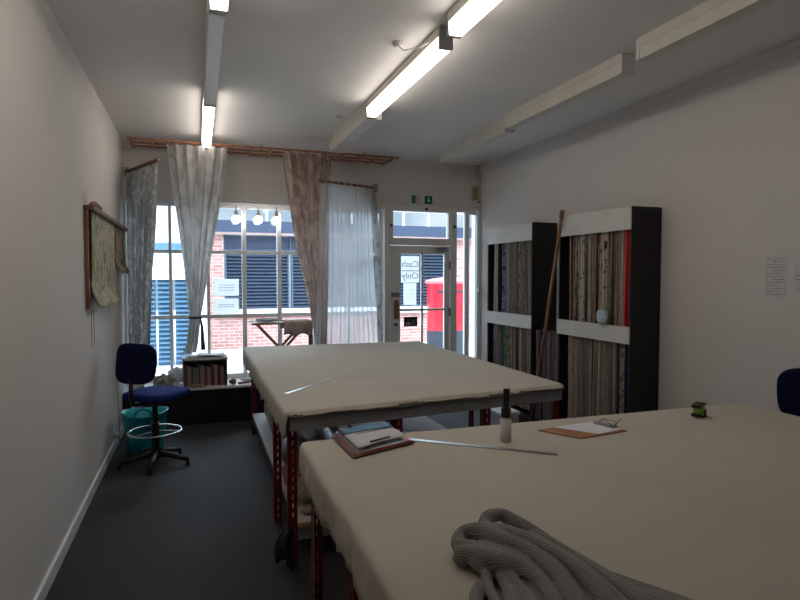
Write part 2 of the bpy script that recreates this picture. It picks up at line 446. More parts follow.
b2 = empty('white_shop_building', (-1.2, 11.3, -.05))
tag(b2, 'white rendered building on the left with bright blue shutters', 'building')
pt('wall', M['render_white'], -4.5, .18, 11.3, 12.9, 1.55, 3.25, b2)
pt('wall', M['render_white'], -.10, .18, 11.3, 12.9, -.05, 1.55, b2)
pt('upper_wall', M['pinkbrick'], -4.5, .10, 11.36, 12.9, 3.25, 3.7, b2)
pt('sign_band', M['cyanblue'], -4.5, -.12, 11.24, 11.3, 2.08, 2.22, b2)
for a, b in ((-4.4, -3.2), (-3.15, -1.95), (-1.9, -.72), (-.69, -.42), (-.39, -.11)):
    q = B(); q.box(a, b, 11.42, 11.46, -.05, 1.55); z = .02
    while z < 1.5:
        q.poly([(a + .01, 11.33, z), (b - .01, 11.33, z), (b - .01, 11.41, z + .04), (a + .01, 11.41, z + .04)], .014); z += .085
    adopt(q.done('louvred_shutter', M['cyanblue']), b2)

# pillar box, oval double type
pb = empty('post_box', (4.93, 10.9, -.05))
tag(pb, 'red oval double pillar box on a black base outside the door', 'post box')
def oval(rx, ry, prof, name, m):
    q = B(); rows = []
    for z, k in prof:
        rows.append([q.bm.verts.new((rx * k * math.copysign(abs(math.cos(a)) ** .8, math.cos(a)), ry * k * math.copysign(abs(math.sin(a)) ** .8, math.sin(a)), z)) for a in [2 * PI * i / 40 for i in range(40)]])
    for i in range(len(rows) - 1):
        for j in range(40):
            l = (j + 1) % 40; q.bm.faces.new((rows[i][j], rows[i][l], rows[i + 1][l], rows[i + 1][j]))
    q.bm.faces.new(rows[0][::-1]); q.bm.faces.new(rows[-1]); return q.done(name, m, pb)
oval(.43, .26, [(0, 1), (.53, 1), (.54, .98)], 'base', M['postblack'])
oval(.425, .255, [(.54, 1), (1.26, 1), (1.265, 1.03), (1.29, 1.03), (1.295, 1), (1.50, 1)], 'body', M['postred'])
oval(.465, .29, [(1.50, .93), (1.52, 1.02), (1.56, 1.02), (1.575, .96), (1.61, .7), (1.635, .3)], 'cap', M['postcap'])
for x in (-.2, .2):
    B().box(x - .11, x + .11, -.268, -.2, 1.33, 1.37, .004).done('posting_slot', M['postblack'], pb)
    B().box(x - .13, x + .13, -.262, -.2, .66, 1.18, .006).done('collection_door', M['postred'], pb)

# ------------------------------------------------------------------ window papers and signs
def text(body, size, loc, m, parent, rot=(PI / 2, 0, PI), name='lettering'):
    cu = bpy.data.curves.new(name, 'FONT'); cu.body = body; cu.size = size; cu.extrude = .0004; cu.align_x = 'CENTER'
    cu.materials.append(m); o = bpy.data.objects.new(name, cu); COL.objects.link(o)
    bpy.context.view_layer.update()
    me = bpy.data.meshes.new_from_object(o); bpy.data.objects.remove(o)
    me.materials.clear(); me.materials.append(m)
    o = bpy.data.objects.new(name, me); COL.objects.link(o)
    o.parent = parent; o.location = loc; o.rotation_euler = rot; return o

PAP = cloth('backlit_paper', (.90, .93, .95), (.92, .94, .96), 8, .5, .1, .75)
def wpaper(name, x0, x1, z0, z1, y, label, m=PAP, group=None):
    o = B().sheet([[(x0, y, z0), (x1, y, z0)], [(x0, y, z1), (x1, y, z1)]]).done(name, m); tag(o, label, 'notice', group); return o
o = wpaper('window_notice', .187, .466, 1.375, 1.575, 6.990, 'upper of the two white paper notices taped inside the shop window')
q = B()
for k in range(3): q.box(.24, .42, 6.9885, 6.9895, 1.44 + k * .03, 1.445 + k * .03)
q.done('printed_lines', M['greyink'], o)
o = wpaper('window_notice', .184, .463, 1.165, 1.345, 6.990, 'lower of the two white paper notices taped inside the shop window')
q = B()
for k in range(2): q.box(.235, .41, 6.9885, 6.9895, 1.245 + k * .025, 1.25 + k * .025)
q.done('printed_lines', M['greyink'], o)
o = wpaper('door_sign', 2.473, 2.722, 1.525, 1.868, 6.899, 'white cash only sign seen from behind on the door glass')
text('Cash', .115, (2.598, 6.8985, 1.725), M['greyink'], o); text('Only', .115, (2.598, 6.8985, 1.575), M['greyink'], o)
box('ruled_line', M['greyink'], 2.485, 2.712, 6.8975, 6.8985, 1.672, 1.682, o)
o = wpaper('door_notice', 2.505, 2.685, 1.235, 1.52, 6.899, 'plain white paper below the cash only sign on the door')
q = B()
for k in range(3): q.box(2.54, 2.65, 6.8975, 6.8985, 1.33 + k * .05, 1.334 + k * .05)
q.done('faint_lines', M['greypaper'], o)
o = wpaper('door_card', 2.512, 2.700, .955, 1.08, 6.899, 'small black card with pale lettering low on the door glass', M['black'])
q = B()
for x0, x1, z0, z1 in ((2.54, 2.56, .97, 1.01), (2.565, 2.59, .97, 1.015), (2.60, 2.605, .965, 1.02), (2.625, 2.63, .97, 1.015), (2.63, 2.665, .97, .975), (2.66, 2.665, .97, 1.015), (2.63, 2.665, 1.01, 1.015), (2.55, 2.60, 1.04, 1.045), (2.62, 2.68, 1.035, 1.04)):
    q.box(x0, x1, 6.8975, 6.8985, z0, z1)
q.done('lettering', M['greypaper'], o)

def exit_sign(x, kind, label):
    r = box('safety_sign', M['green'], x, x + .105, YF - .008, YF - .001, 2.545, 2.645); tag(r, label, 'sign', 'green safety signs above the door')
    q = B(); y = YF - .0085
    if kind == 'run':
        q.box(x + .05, x + .095, y - .001, y, 2.553, 2.637); o = q.done('doorway_symbol', M['paper'], r)
        q = B(); y -= .001
        q.cone((x + .066, y, 2.622), (x + .066, y - .001, 2.622), .008); q.bar((x + .064, y, 2.612), (x + .072, y, 2.588), .001, .012)
        q.bar((x + .072, y, 2.588), (x + .086, y, 2.572), .001, .006); q.bar((x + .072, y, 2.588), (x + .06, y, 2.566), .001, .006); q.bar((x + .056, y, 2.602), (x + .085, y, 2.605), .001, .005)
        q.done('running_figure', M['green'], r)
    else:
        q.box(x + .046, x + .06, y - .001, y, 2.575, 2.628); q.poly([(x + .028, y, 2.592), (x + .053, y, 2.562), (x + .078, y, 2.592)], .001, (0, -1, 0))
        q.done('arrow', M['paper'], r)
exit_sign(2.612, 'run', 'green running man exit sign above the door, left of the arrow')
exit_sign(2.790, 'arrow', 'green and white arrow sign above the door, right of the running man')
q = B(); q.box(3.47, 3.55, 6.83, YF - .001, 2.62, 2.80, .006)
cb = q.done('corner_sensor', M['tan']); tag(cb, 'small tan box mounted high in the corner right of the door', 'box')
B().box(3.50, 3.545, 6.80, 6.83, 2.53, 2.62, .005).done('lower_cover', M['offwhite'], cb)
B().box(3.515, 3.54, 6.79, 6.80, 2.575, 2.60).done('lens', M['black'], cb)

# ------------------------------------------------------------------ ceiling lath rack
la = empty('lath_rack', (.8, 6.5, 2.97)); tag(la, 'long orange-brown wooden lath rack hung flat under the ceiling above the window', 'rack')
def adopt0(o): return adopt(o, la)
for k, (y, w_) in enumerate(((6.445, .028), (6.62, .018), (6.79, .026))):
    adopt0(B().box(-.65 + .01 * k, 2.28 - .02 * k, y - w_ / 2, y + w_ / 2, 3.0, 3.022, .003).done('rail', M['lath']))
for i in range(15):
    x = -.62 + i * .201
    adopt0(B().box(x - .014, x + .014, 6.43, 6.805, 2.982, 2.9995, .002).done('rung', M['lath']))
for x in (-.4, .7, 1.9):
    adopt0(B().cone((x, 6.62, 3.02), (x, 6.62, H), .006, seg=8).done('hanger', M['grey_metal']))

# ------------------------------------------------------------------ curtains
def curve_at(pts, v):
    """pts: (x,y,z) list ordered by descending z; param v in 0..1 along z"""
    z0, z1 = pts[0][2], pts[-1][2]; z = z0 + (z1 - z0) * v
    for a, b in zip(pts, pts[1:]):
        if z <= a[2] + 1e-9 and z >= b[2] - 1e-9:
            t = (a[2] - z) / max(1e-6, a[2] - b[2]); t2 = t
            return Vector((a[0] + (b[0] - a[0]) * t2, a[1] + (b[1] - a[1]) * t2, z))
    return Vector(pts[-1])
def curtain(name, L, R, m, folds, amp, nu=110, nv=60, seed=1, wob=.15, th=0, parent=None, ampf=None):
    rnd = random.Random(seed); ph = [rnd.uniform(-.5, .5) for _ in range(6)]
    g = []
    for i in range(nv + 1):
        v = i / nv; a, b = curve_at(L, v), curve_at(R, v); d = b - a; wd = d.length
        n = Vector((-d.y, d.x, 0)); n.normalize()
        A = amp * (ampf(v) if ampf else 1); row = []
        for j in range(nu + 1):
            u = j / nu
            uu = u + .012 * math.sin(7 * u + 5 * v + ph[0])
            s_ = math.sin(2 * PI * folds * uu + wob * math.sin(3 * v * PI + ph[1] + 4 * u)) 
            s_ = math.copysign(abs(s_) ** .8, s_) + .35 * math.sin(2 * PI * folds * 2.3 * uu + ph[2] + 2 * v)
            row.append(a.lerp(b, u) + n * A * s_ + Vector((0, 0, 0)))
        g.append(row)
    return B().sheet(g, th).done(name, m, parent, True)

F_grey = cloth('silver_grey_damask', (.60, .58, .56), (.46, .445, .43), 7, .5, .05, .42)
F_leaf = cloth('grey_leaf_print', (.36, .36, .35), (.47, .47, .46), 12, .55, .04, .35, third=(.60, .62, .60))
F_brown = cloth('brown_scroll_damask', (.56, .45, .39), (.38, .29, .245), 9, .5, .05, .3, kind='noise', stretch=(1.3, 1.3, .7))
F_sheer = cloth('grey_white_voile', (.84, .85, .87), (.80, .82, .84), 8, .5, .1, .42, see=.27)
F_patt = cloth('grey_sprig_print', (.36, .34, .32), (.55, .54, .52), 14, .35, .04, .3, kind='cell')

# wide grey curtain hung from the lath rack
L = [(-.275, 6.385, 2.968), (-.235, 6.42, 2.60), (-.206, 6.46, 2.352), (-.136, 6.52, 1.777), (-.085, 6.60, 1.16), (-.12, 6.62, .86), (-.16, 6.62, .765)]
R = [(.323, 6.385, 2.968), (.30, 6.41, 2.70), (.255, 6.46, 2.425), (.16, 6.52, 1.887), (.035, 6.60, 1.16), (.0, 6.63, .86), (-.02, 6.64, .765)]
ca = curtain('curtain', L, R, F_grey, 5, .032, seed=3, ampf=lambda v: .75 if v < .8 else .8)
tag(ca, 'wide silver-grey patterned curtain tied in at the waist, hung from the lath rack', 'curtain')
q = B(); q.torus((-.025, 6.60, 1.155), .058, .012, 24, 8); q.tube([(.03, 6.585, 1.15), (.045, 6.58, 1.05), (.05, 6.585, .90), (.055, 6.585, .80)], [.008, .014, .02, .026], 8)
q.done('tieback', M['navy_metal'], ca, True)
for x in (-.2, -.07, .06, .19, .29): B().tube([(x, 6.40, 2.95), (x, 6.405, 2.975), (x, 6.43, 2.99)], .003, 6).done('curtain_hook', M['steel'], ca)

# brown curtain
L = [(.894, 6.36, 2.968), (.925, 6.36, 2.75), (.956, 6.37, 2.55), (1.055, 6.39, 1.897), (1.185, 6.40, 1.34), (1.275, 6.40, .83), (1.28, 6.40, .44)]
R = [(1.45, 6.375, 2.968), (1.44, 6.39, 2.75), (1.41, 6.41, 2.55), (1.40, 6.42, 1.897), (1.40, 6.42, 1.34), (1.39, 6.42, .83), (1.39, 6.42, .44)]
cbn = curtain('curtain', L, R, F_brown, 5, .030, seed=8, wob=.5)
tag(cbn, 'brown scroll-patterned curtain narrowing downwards, hung from the lath rack', 'curtain')
for x, y in ((.95, 6.37), (1.07, 6.37), (1.2, 6.375), (1.32, 6.38), (1.42, 6.385)): B().tube([(x, y, 2.95), (x, y + .01, 2.975), (x, 6.43, 2.99)], .003, 6).done('curtain_hook', M['steel'], cbn)

# swing arm poles and their curtains
def arm(p0, p1, label, ringm, n):
    r = empty('curtain_pole', p0); tag(r, label, 'curtain pole', 'swing-arm curtain poles')
    a, b = Vector(p0), Vector(p1); d = (b - a)
    adopt(B().cone(a, b, .016, seg=12).done('pole', M['polewood'], None, True), r)
    adopt(B().ball(b, .026).cone(b - d * .04, b, .02).done('finial', M['polewood'], None, True), r)
    for k in range(n):
        p = a + d * ((k + .5) / n); e = d.normalized()
        mt = Matrix.Translation(p + Vector((0, 0, -.013))) @ Vector((0, 0, 1)).rotation_difference(e).to_matrix().to_4x4()
        adopt(B().torus((0, 0, 0), .030, .0045, 16, 6, mt).done('curtain_ring', ringm, None, True), r)
    adopt(B().box(a.x - .02, a.x + .02, a.y - .02, a.y + .02, a.z - .05, a.z + .05, .004).done('bracket', M['grey_metal']), r)
    return r
arm((-.70, 6.855, 2.735), (-.343, 6.07, 2.735), 'dark wooden swing-arm curtain pole in the left corner with black rings', M['blackplastic'], 9)
arm((2.12, 6.855, 2.71), (1.292, 6.25, 2.66), 'wooden swing-arm curtain pole near the door carrying the white voile', M['offwhite'], 9)
L = [(-.70, 6.80, 2.70), (-.70, 6.80, 1.6), (-.695, 6.74, .90), (-.69, 6.70, .57)]
R = [(-.352, 6.09, 2.70), (-.40, 6.10, 1.9), (-.44, 6.14, 1.2), (-.47, 6.25, .8), (-.48, 6.42, .57)]
cl = curtain('curtain', L, R, F_leaf, 6, .026, seed=5)
tag(cl, 'grey leaf-print curtain on the swing-arm pole in the left corner', 'curtain')
L = [(1.31, 6.262, 2.63), (1.30, 6.262, 2.4), (1.285, 6.262, 2.0), (1.262, 6.262, 1.5), (1.232, 6.262, .9), (1.215, 6.262, .43)]
R = [(2.05, 6.80, 2.675), (2.055, 6.82, 2.4), (2.07, 6.82, 2.0), (2.09, 6.82, 1.5), (2.12, 6.82, .9), (2.14, 6.82, .43)]
sh = curtain('curtain', L, R, F_sheer, 13, .017, nu=200, seed=11, wob=.3, th=0)
tag(sh, 'sheer grey-white voile curtain on the swing-arm pole near the door', 'curtain')
L = [(2.045, 6.775, 2.66), (2.06, 6.775, 2.3), (2.08, 6.775, 1.9), (2.11, 6.775, 1.3), (2.13, 6.775, .8), (2.14, 6.775, .43)]
R = [(2.10, 6.83, 2.66), (2.145, 6.84, 2.3), (2.19, 6.84, 1.9), (2.20, 6.84, 1.3), (2.205, 6.84, .8), (2.205, 6.84, .43)]
pc = curtain('curtain', L, R, F_patt, 2.5, .014, nu=50, seed=2)
tag(pc, 'narrow grey sprigged curtain between the white voile and the door', 'curtain')

# ------------------------------------------------------------------ window spotlights
tr = B().box(.2, 1.1, 6.915, 6.935, 2.425, 2.445).done('spotlight_track', M['white']); tag(tr, 'white lighting track fixed along the head of the window', 'light track')
where = ('leftmost', 'middle', 'rightmost')
for k, x in enumerate((.44, .69, .90)):
    r = empty('spotlight', (x, 6.925, 2.425)); tag(r, where[k] + ' of the three lit spotlights at the top of the window', 'spotlight', 'spotlights on the window track')
    B().cone((0, 0, 0), (0, 0, -.05), .008).done('stem', M['steel'], r)
    B().cone((0, 0, -.05), (0, -.01, -.12), .02, .028).done('lamp_holder', M['steel'], r)
    B().ball((0, -.015, -.155), .05).done('bulb', M['bulb'], r, True)

# ------------------------------------------------------------------ ceiling strip lights
def strip(x, y0, y1, lit, label, w_=.10, wired=True, z0=2.96):
    r = empty('strip_light', (x, (y0 + y1) / 2, H)); hl = (y1 - y0) / 2; tag(r, label, 'ceiling light', 'ceiling strip lights')
    B().box(-w_ * .5, w_ * .5, -hl + .02, hl - .02, -.058, 0, .004).done('housing', M['beige'], r)
    q = B(); a, b = w_ * .47, w_ * .40
    prof = [(-a, -.0585), (-b, z0 - H), (b, z0 - H), (a, -.0585)]
    lo = [q.bm.verts.new((p[0], -hl + .03, p[1])) for p in prof]; hi = [q.bm.verts.new((p[0], hl - .03, p[1])) for p in prof]
    q.bm.faces.new(lo); q.bm.faces.new(hi[::-1])
    for i in range(4):
        j = (i + 1) % 4; q.bm.faces.new((lo[i], hi[i], hi[j], lo[j]))
    q.done('diffuser', M['lit'] if lit else M['unlit'], r)
    for s_ in (-1, 1):
        y = s_ * (hl - .015)
        B().box(-a, a, y - .014, y + .014, z0 - H - .002, -.002, .003).done('end_cap', M['grey_metal'] if lit else M['offwhite'], r)
    return r
strip(1.42, 3.155, 4.735, True, 'second lit strip light in the middle row, end cap facing the camera', .092)
strip(1.395, 1.40, 3.01, True, 'lit strip light in the middle row cut by the top of the photo', .092)
strip(1.455, 4.76, 6.18, False, 'unlit strip light in the middle row, nearest the window', .16)
strip(.115, 4.83, 6.42, True, 'lit strip light in the left row, nearest the window')
strip(.115, 3.15, 4.81, False, 'unlit strip light in the left row between two lit ones')
strip(.125, 1.50, 3.13, True, 'lit strip light of the left row at the top edge of the photo')
strip(2.785, 4.74, 6.25, False, 'unlit strip light in the right row, farthest and nearest the door', .11)
strip(2.735, 3.13, 4.69, False, 'unlit strip light in the middle of the right row', .11)
strip(2.67, 1.35, 2.93, False, 'unlit strip light in the right row, nearest the camera', .11)
for x, y, pts, lab in ((1.225, 3.48, [(1.225, 3.48, 3.075), (1.25, 3.44, 3.03), (1.33, 3.36, 3.03), (1.40, 3.28, 3.06)], 'small white ceiling rose wired to the lit strip light'),
                  (1.27, 5.25, [(1.27, 5.25, 3.075), (1.29, 5.20, 3.04), (1.36, 5.12, 3.04), (1.44, 5.06, 3.065)], 'small white ceiling rose wired to the unlit strip light')):
    r = B().cone((x, y, H - .022), (x, y, H), .03, .036).done('ceiling_rose', M['offwhite'], None, True); tag(r, lab, 'ceiling rose', 'ceiling roses')
    B().tube(pts, .004, 6).done('cable', M['greypaper'], r, True)

# ------------------------------------------------------------------ display racks on the right wall
def unit(y0, y1, label, ztop=2.165):
    r = empty('display_unit', (3.42, (y0 + y1) / 2, 0)); tag(r, label, 'display rack', 'fabric sample racks on the right wall')
    x0, x1 = 3.275, 3.578
    P_ = lambda n, m, a: adopt(box(n, m, *a), r)
    P_('side_panel', M['black'], (x0, x1, y0, y0 + .022, 0, ztop)); P_('side_panel', M['black'], (x0, x1, y1 - .022, y1, 0, ztop))
    P_('back_panel', M['black'], (x1 - .012, x1, y0 + .022, y1 - .022, .05, ztop - .01))
    P_('top_board', M['black'], (x0 + .015, x1 - .012, y0 + .022, y1 - .022, ztop - .022, ztop))
    P_('header_board', M['offwhite'], (x0 - .012, x0, y0, y1, 1.98, ztop)); 
    P_('middle_board', M['offwhite'], (x0 - .012, x0, y0, y1, 1.055, 1.195))
    P_('base_board', M['black'], (x0, x1 - .012, y0 + .022, y1 - .022, 0, .12))
    for z in (2.03, 1.13):
        adopt(B().cone((3.41, y0 + .022, z), (3.41, y1 - .022, z), .011, seg=10).done('hanging_rail', M['steel']), r)
    return r
unit(3.68, 4.65, 'black rack with white boards, nearer and larger in view of the two fabric racks')
unit(5.11, 6.07, 'black rack with white boards nearer the door, seen beyond the leaning pole')

def fab(i, base, fig=None, third=None, scale=22, thresh=.55):
    base = tuple(x * 1.15 for x in base)
    return cloth('sample_fabric_%02d' % i, base, fig or tuple(x * .8 for x in base), scale, thresh, .05, .1, third=third, stretch=(1, 1, .8))
FB = {
 'maroon': fab(1, (.085, .012, .016)), 'grey floral': fab(2, (.27, .255, .235), (.10, .09, .085)),
 'cream with dark flecks': fab(3, (.46, .42, .36), (.07, .045, .04), scale=16, thresh=.6), 'cream': fab(4, (.43, .38, .32)),
 'taupe': fab(5, (.21, .17, .14)), 'beige': fab(6, (.30, .25, .20)), 'rust': fab(7, (.27, .085, .05)),
 'cream with red flowers': fab(8, (.46, .41, .34), (.36, .04, .035), scale=13, thresh=.6), 'olive grey': fab(9, (.17, .165, .14)),
 'red': fab(10, (.42, .01, .01)), 'navy': fab(11, (.012, .016, .045)), 'pale grey': fab(12, (.36, .37, .37)),
 'blue floral': fab(13, (.22, .26, .33), (.05, .075, .15)), 'grey': fab(14, (.20, .20, .195)), 'teal': fab(15, (.05, .10, .11), (.09, .15, .14)),
 'green floral': fab(16, (.19, .21, .14), (.05, .11, .09)), 'pink floral': fab(17, (.42, .36, .29), (.33, .15, .14)), 'tan': fab(18, (.26, .19, .13)),
 'dark brown': fab(19, (.055, .035, .03)), 'pinkish beige': fab(20, (.34, .28, .25)), 'mauve': fab(21, (.13, .10, .13)), 'off-white': fab(22, (.50, .47, .42)),
}
ORD = ['first', 'second', 'third', 'fourth', 'fifth', 'sixth', 'seventh', 'eighth', 'ninth', 'tenth', 'eleventh', 'twelfth', 'thirteenth', 'fourteenth', 'fifteenth', 'sixteenth', 'seventeenth', 'eighteenth']
def sample(yc, wid, z0, z1, m, rnd, lean=0, x0=3.30, x1=3.54):
    q = B(); n = max(2, int(wid / .010)); t = wid / n; th_ = 1
    for k in range(n):
        y = yc - wid / 2 + (k + .5) * t; a = rnd.uniform(.0005, .0022); ph = rnd.uniform(0, 6); dx = rnd.uniform(0, .009); zb = z0 + rnd.uniform(0, .02)
        rows = []
        for i in range(9):
            v = i / 8; z = z1 + (zb - z1) * v; dy = a * math.sin(5 * v + ph) * min(1, v * 2) + lean * v; th = t * .47
            xx = x0 + dx + .004 * math.sin(4 * v + ph)
            rows.append([q.bm.verts.new(p) for p in ((xx, y - th + dy, z), (xx, y + th + dy, z), (x1, y + th + dy, z), (x1, y - th + dy, z))])
        for i in range(8):
            for j in range(4):
                l = (j + 1) % 4; q.bm.faces.new((rows[i][j], rows[i][l], rows[i + 1][l], rows[i + 1][j]))
        q.bm.faces.new(rows[0]); q.bm.faces.new(rows[-1][::-1])
        if rnd.random() < .22:
            q.bm.faces.ensure_lookup_table()
            for f in q.bm.faces[-34:]: f.material_index = 1
    o = q.done('fabric_sample', m); o.data.materials.append(FB[rnd.choice(['taupe', 'beige', 'grey', 'olive grey', 'dark brown', 'cream', 'pinkish beige'])]); return o
def bay(far, near, z0, z1, cols, place, group, seed, lean_far=0):
    rnd = random.Random(seed); tot = sum(w for _, w in cols); y = far; sc = (far - near) / tot
    for i, (nm, w_) in enumerate(cols):
        wd = w_ * sc; yc = y - wd / 2; y -= wd
        if nm == 'gap': continue
        o = sample(yc, wd * .91, z0, z1, FB[nm], rnd, lean_far if i < 1 else 0)
        tag(o, '%s sample, %s from window end, %s' % (nm, ORD[i], place), 'fabric sample', group)
bay(4.53, 3.708, 1.15, 2.017, [('maroon', .8), ('dark brown', .8), ('grey floral', 1), ('cream with dark flecks', 1.5), ('grey floral', .8), ('cream', 1), ('taupe', .9), ('rust', .5), ('cream with red flowers', 1.2), ('cream with dark flecks', 1.3), ('beige', .9), ('olive grey', 1), ('taupe', .8), ('beige', .6), ('off-white', .4), ('red', 1.7)],
    'upper bay of the nearer rack', 'fabric samples in the upper bay of the nearer rack', 1)
bay(4.53, 3.708, .17, 1.117, [('pinkish beige', 1.4), ('beige', 1), ('grey', 1), ('taupe', .9), ('grey', 1.1), ('dark brown', .5), ('cream', 1.2), ('rust', .4), ('olive grey', .9), ('taupe', 1), ('grey', .9), ('dark brown', .4), ('grey floral', 1), ('navy', .6), ('pale grey', .3)],
    'lower bay of the nearer rack', 'fabric samples in the lower bay of the nearer rack', 2)
bay(5.97, 5.14, 1.15, 2.017, [('pale grey', .7), ('off-white', .4), ('navy', 1.2), ('blue floral', 1.3), ('pale grey', .5), ('grey', 1.3), ('taupe', .8), ('dark brown', .3), ('grey floral', 1.4), ('olive grey', .9), ('tan', 1.1)],
    'upper bay of the farther rack', 'fabric samples in the upper bay of the farther rack', 3, .012)
bay(5.97, 5.14, .17, 1.117, [('blue floral', .7), ('grey', 1), ('teal', 1.0), ('green floral', .9), ('pink floral', 1.2), ('beige', .9), ('dark brown', .5), ('tan', 1.1), ('taupe', .8), ('tan', .9)],
    'lower bay of the farther rack', 'fabric samples in the lower bay of the farther rack', 4)
# low rail of samples between the racks
r = empty('low_sample_rail', (3.42, 4.88, 0)); tag(r, 'low black hanging rail in the gap between the two fabric racks', 'rail')
adopt(B().cone((3.41, 4.652, 1.06), (3.41, 5.108, 1.06), .011, seg=10).done('rail', M['black']), r)
for y in (4.665, 5.095): adopt(B().box(3.395, 3.425, y - .012, y + .012, 0, 1.05).done('post', M['black']), r)
bay(5.075, 4.69, .12, 1.048, [('mauve', 1), ('navy', .7), ('mauve', 1), ('grey', .8), ('mauve', .8), ('taupe', .9)], 'low rail between the racks', 'fabric samples on the low rail between the racks', 5)
q = B(); rnd = random.Random(4)
q.pad((3.235, 3.965, 1.262), .028, .062, .066, .8, .9, 20, 12)
for v in q.bm.verts: v.co += Vector((rnd.uniform(-.002, .002), rnd.uniform(-.003, .003), rnd.uniform(-.003, .003)))
# rests on the middle board edge
o = q.done('ball_of_tape', mat('pale_blue_tape', (.42, .52, .58), .5, var=.2, vscale=60), None, True)
tag(o, 'pale blue rounded bundle at the foot of the upper bay of the nearer rack', 'bundle')

# leaning pole
q = B(); a, b = Vector((3.085, 4.83, .0)), Vector((3.225, 4.53, 2.20))
q.cone(a, b, .016, .016, 12)
pl = q.done('wooden_pole', M['brownwood'], None, True); tag(pl, 'long brown wooden pole leaning in the gap between the two fabric racks', 'pole')
B().cone(b - (b - a).normalized() * .05, b + Vector((0, 0, .02)), .02, .024, 12).done('pole_end', M['polewood'], pl, True)

# white box on floor by rack
wb = B(); wb.box(2.86, 3.08, 5.02, 5.30, 0, .20, .004)
o = wb.done('storage_box', M['greypaper']); tag(o, 'pale box on the carpet beyond the far cutting table', 'box')
box('lid', M['paper'], 2.85, 3.09, 5.01, 5.31, .20, .225, o)

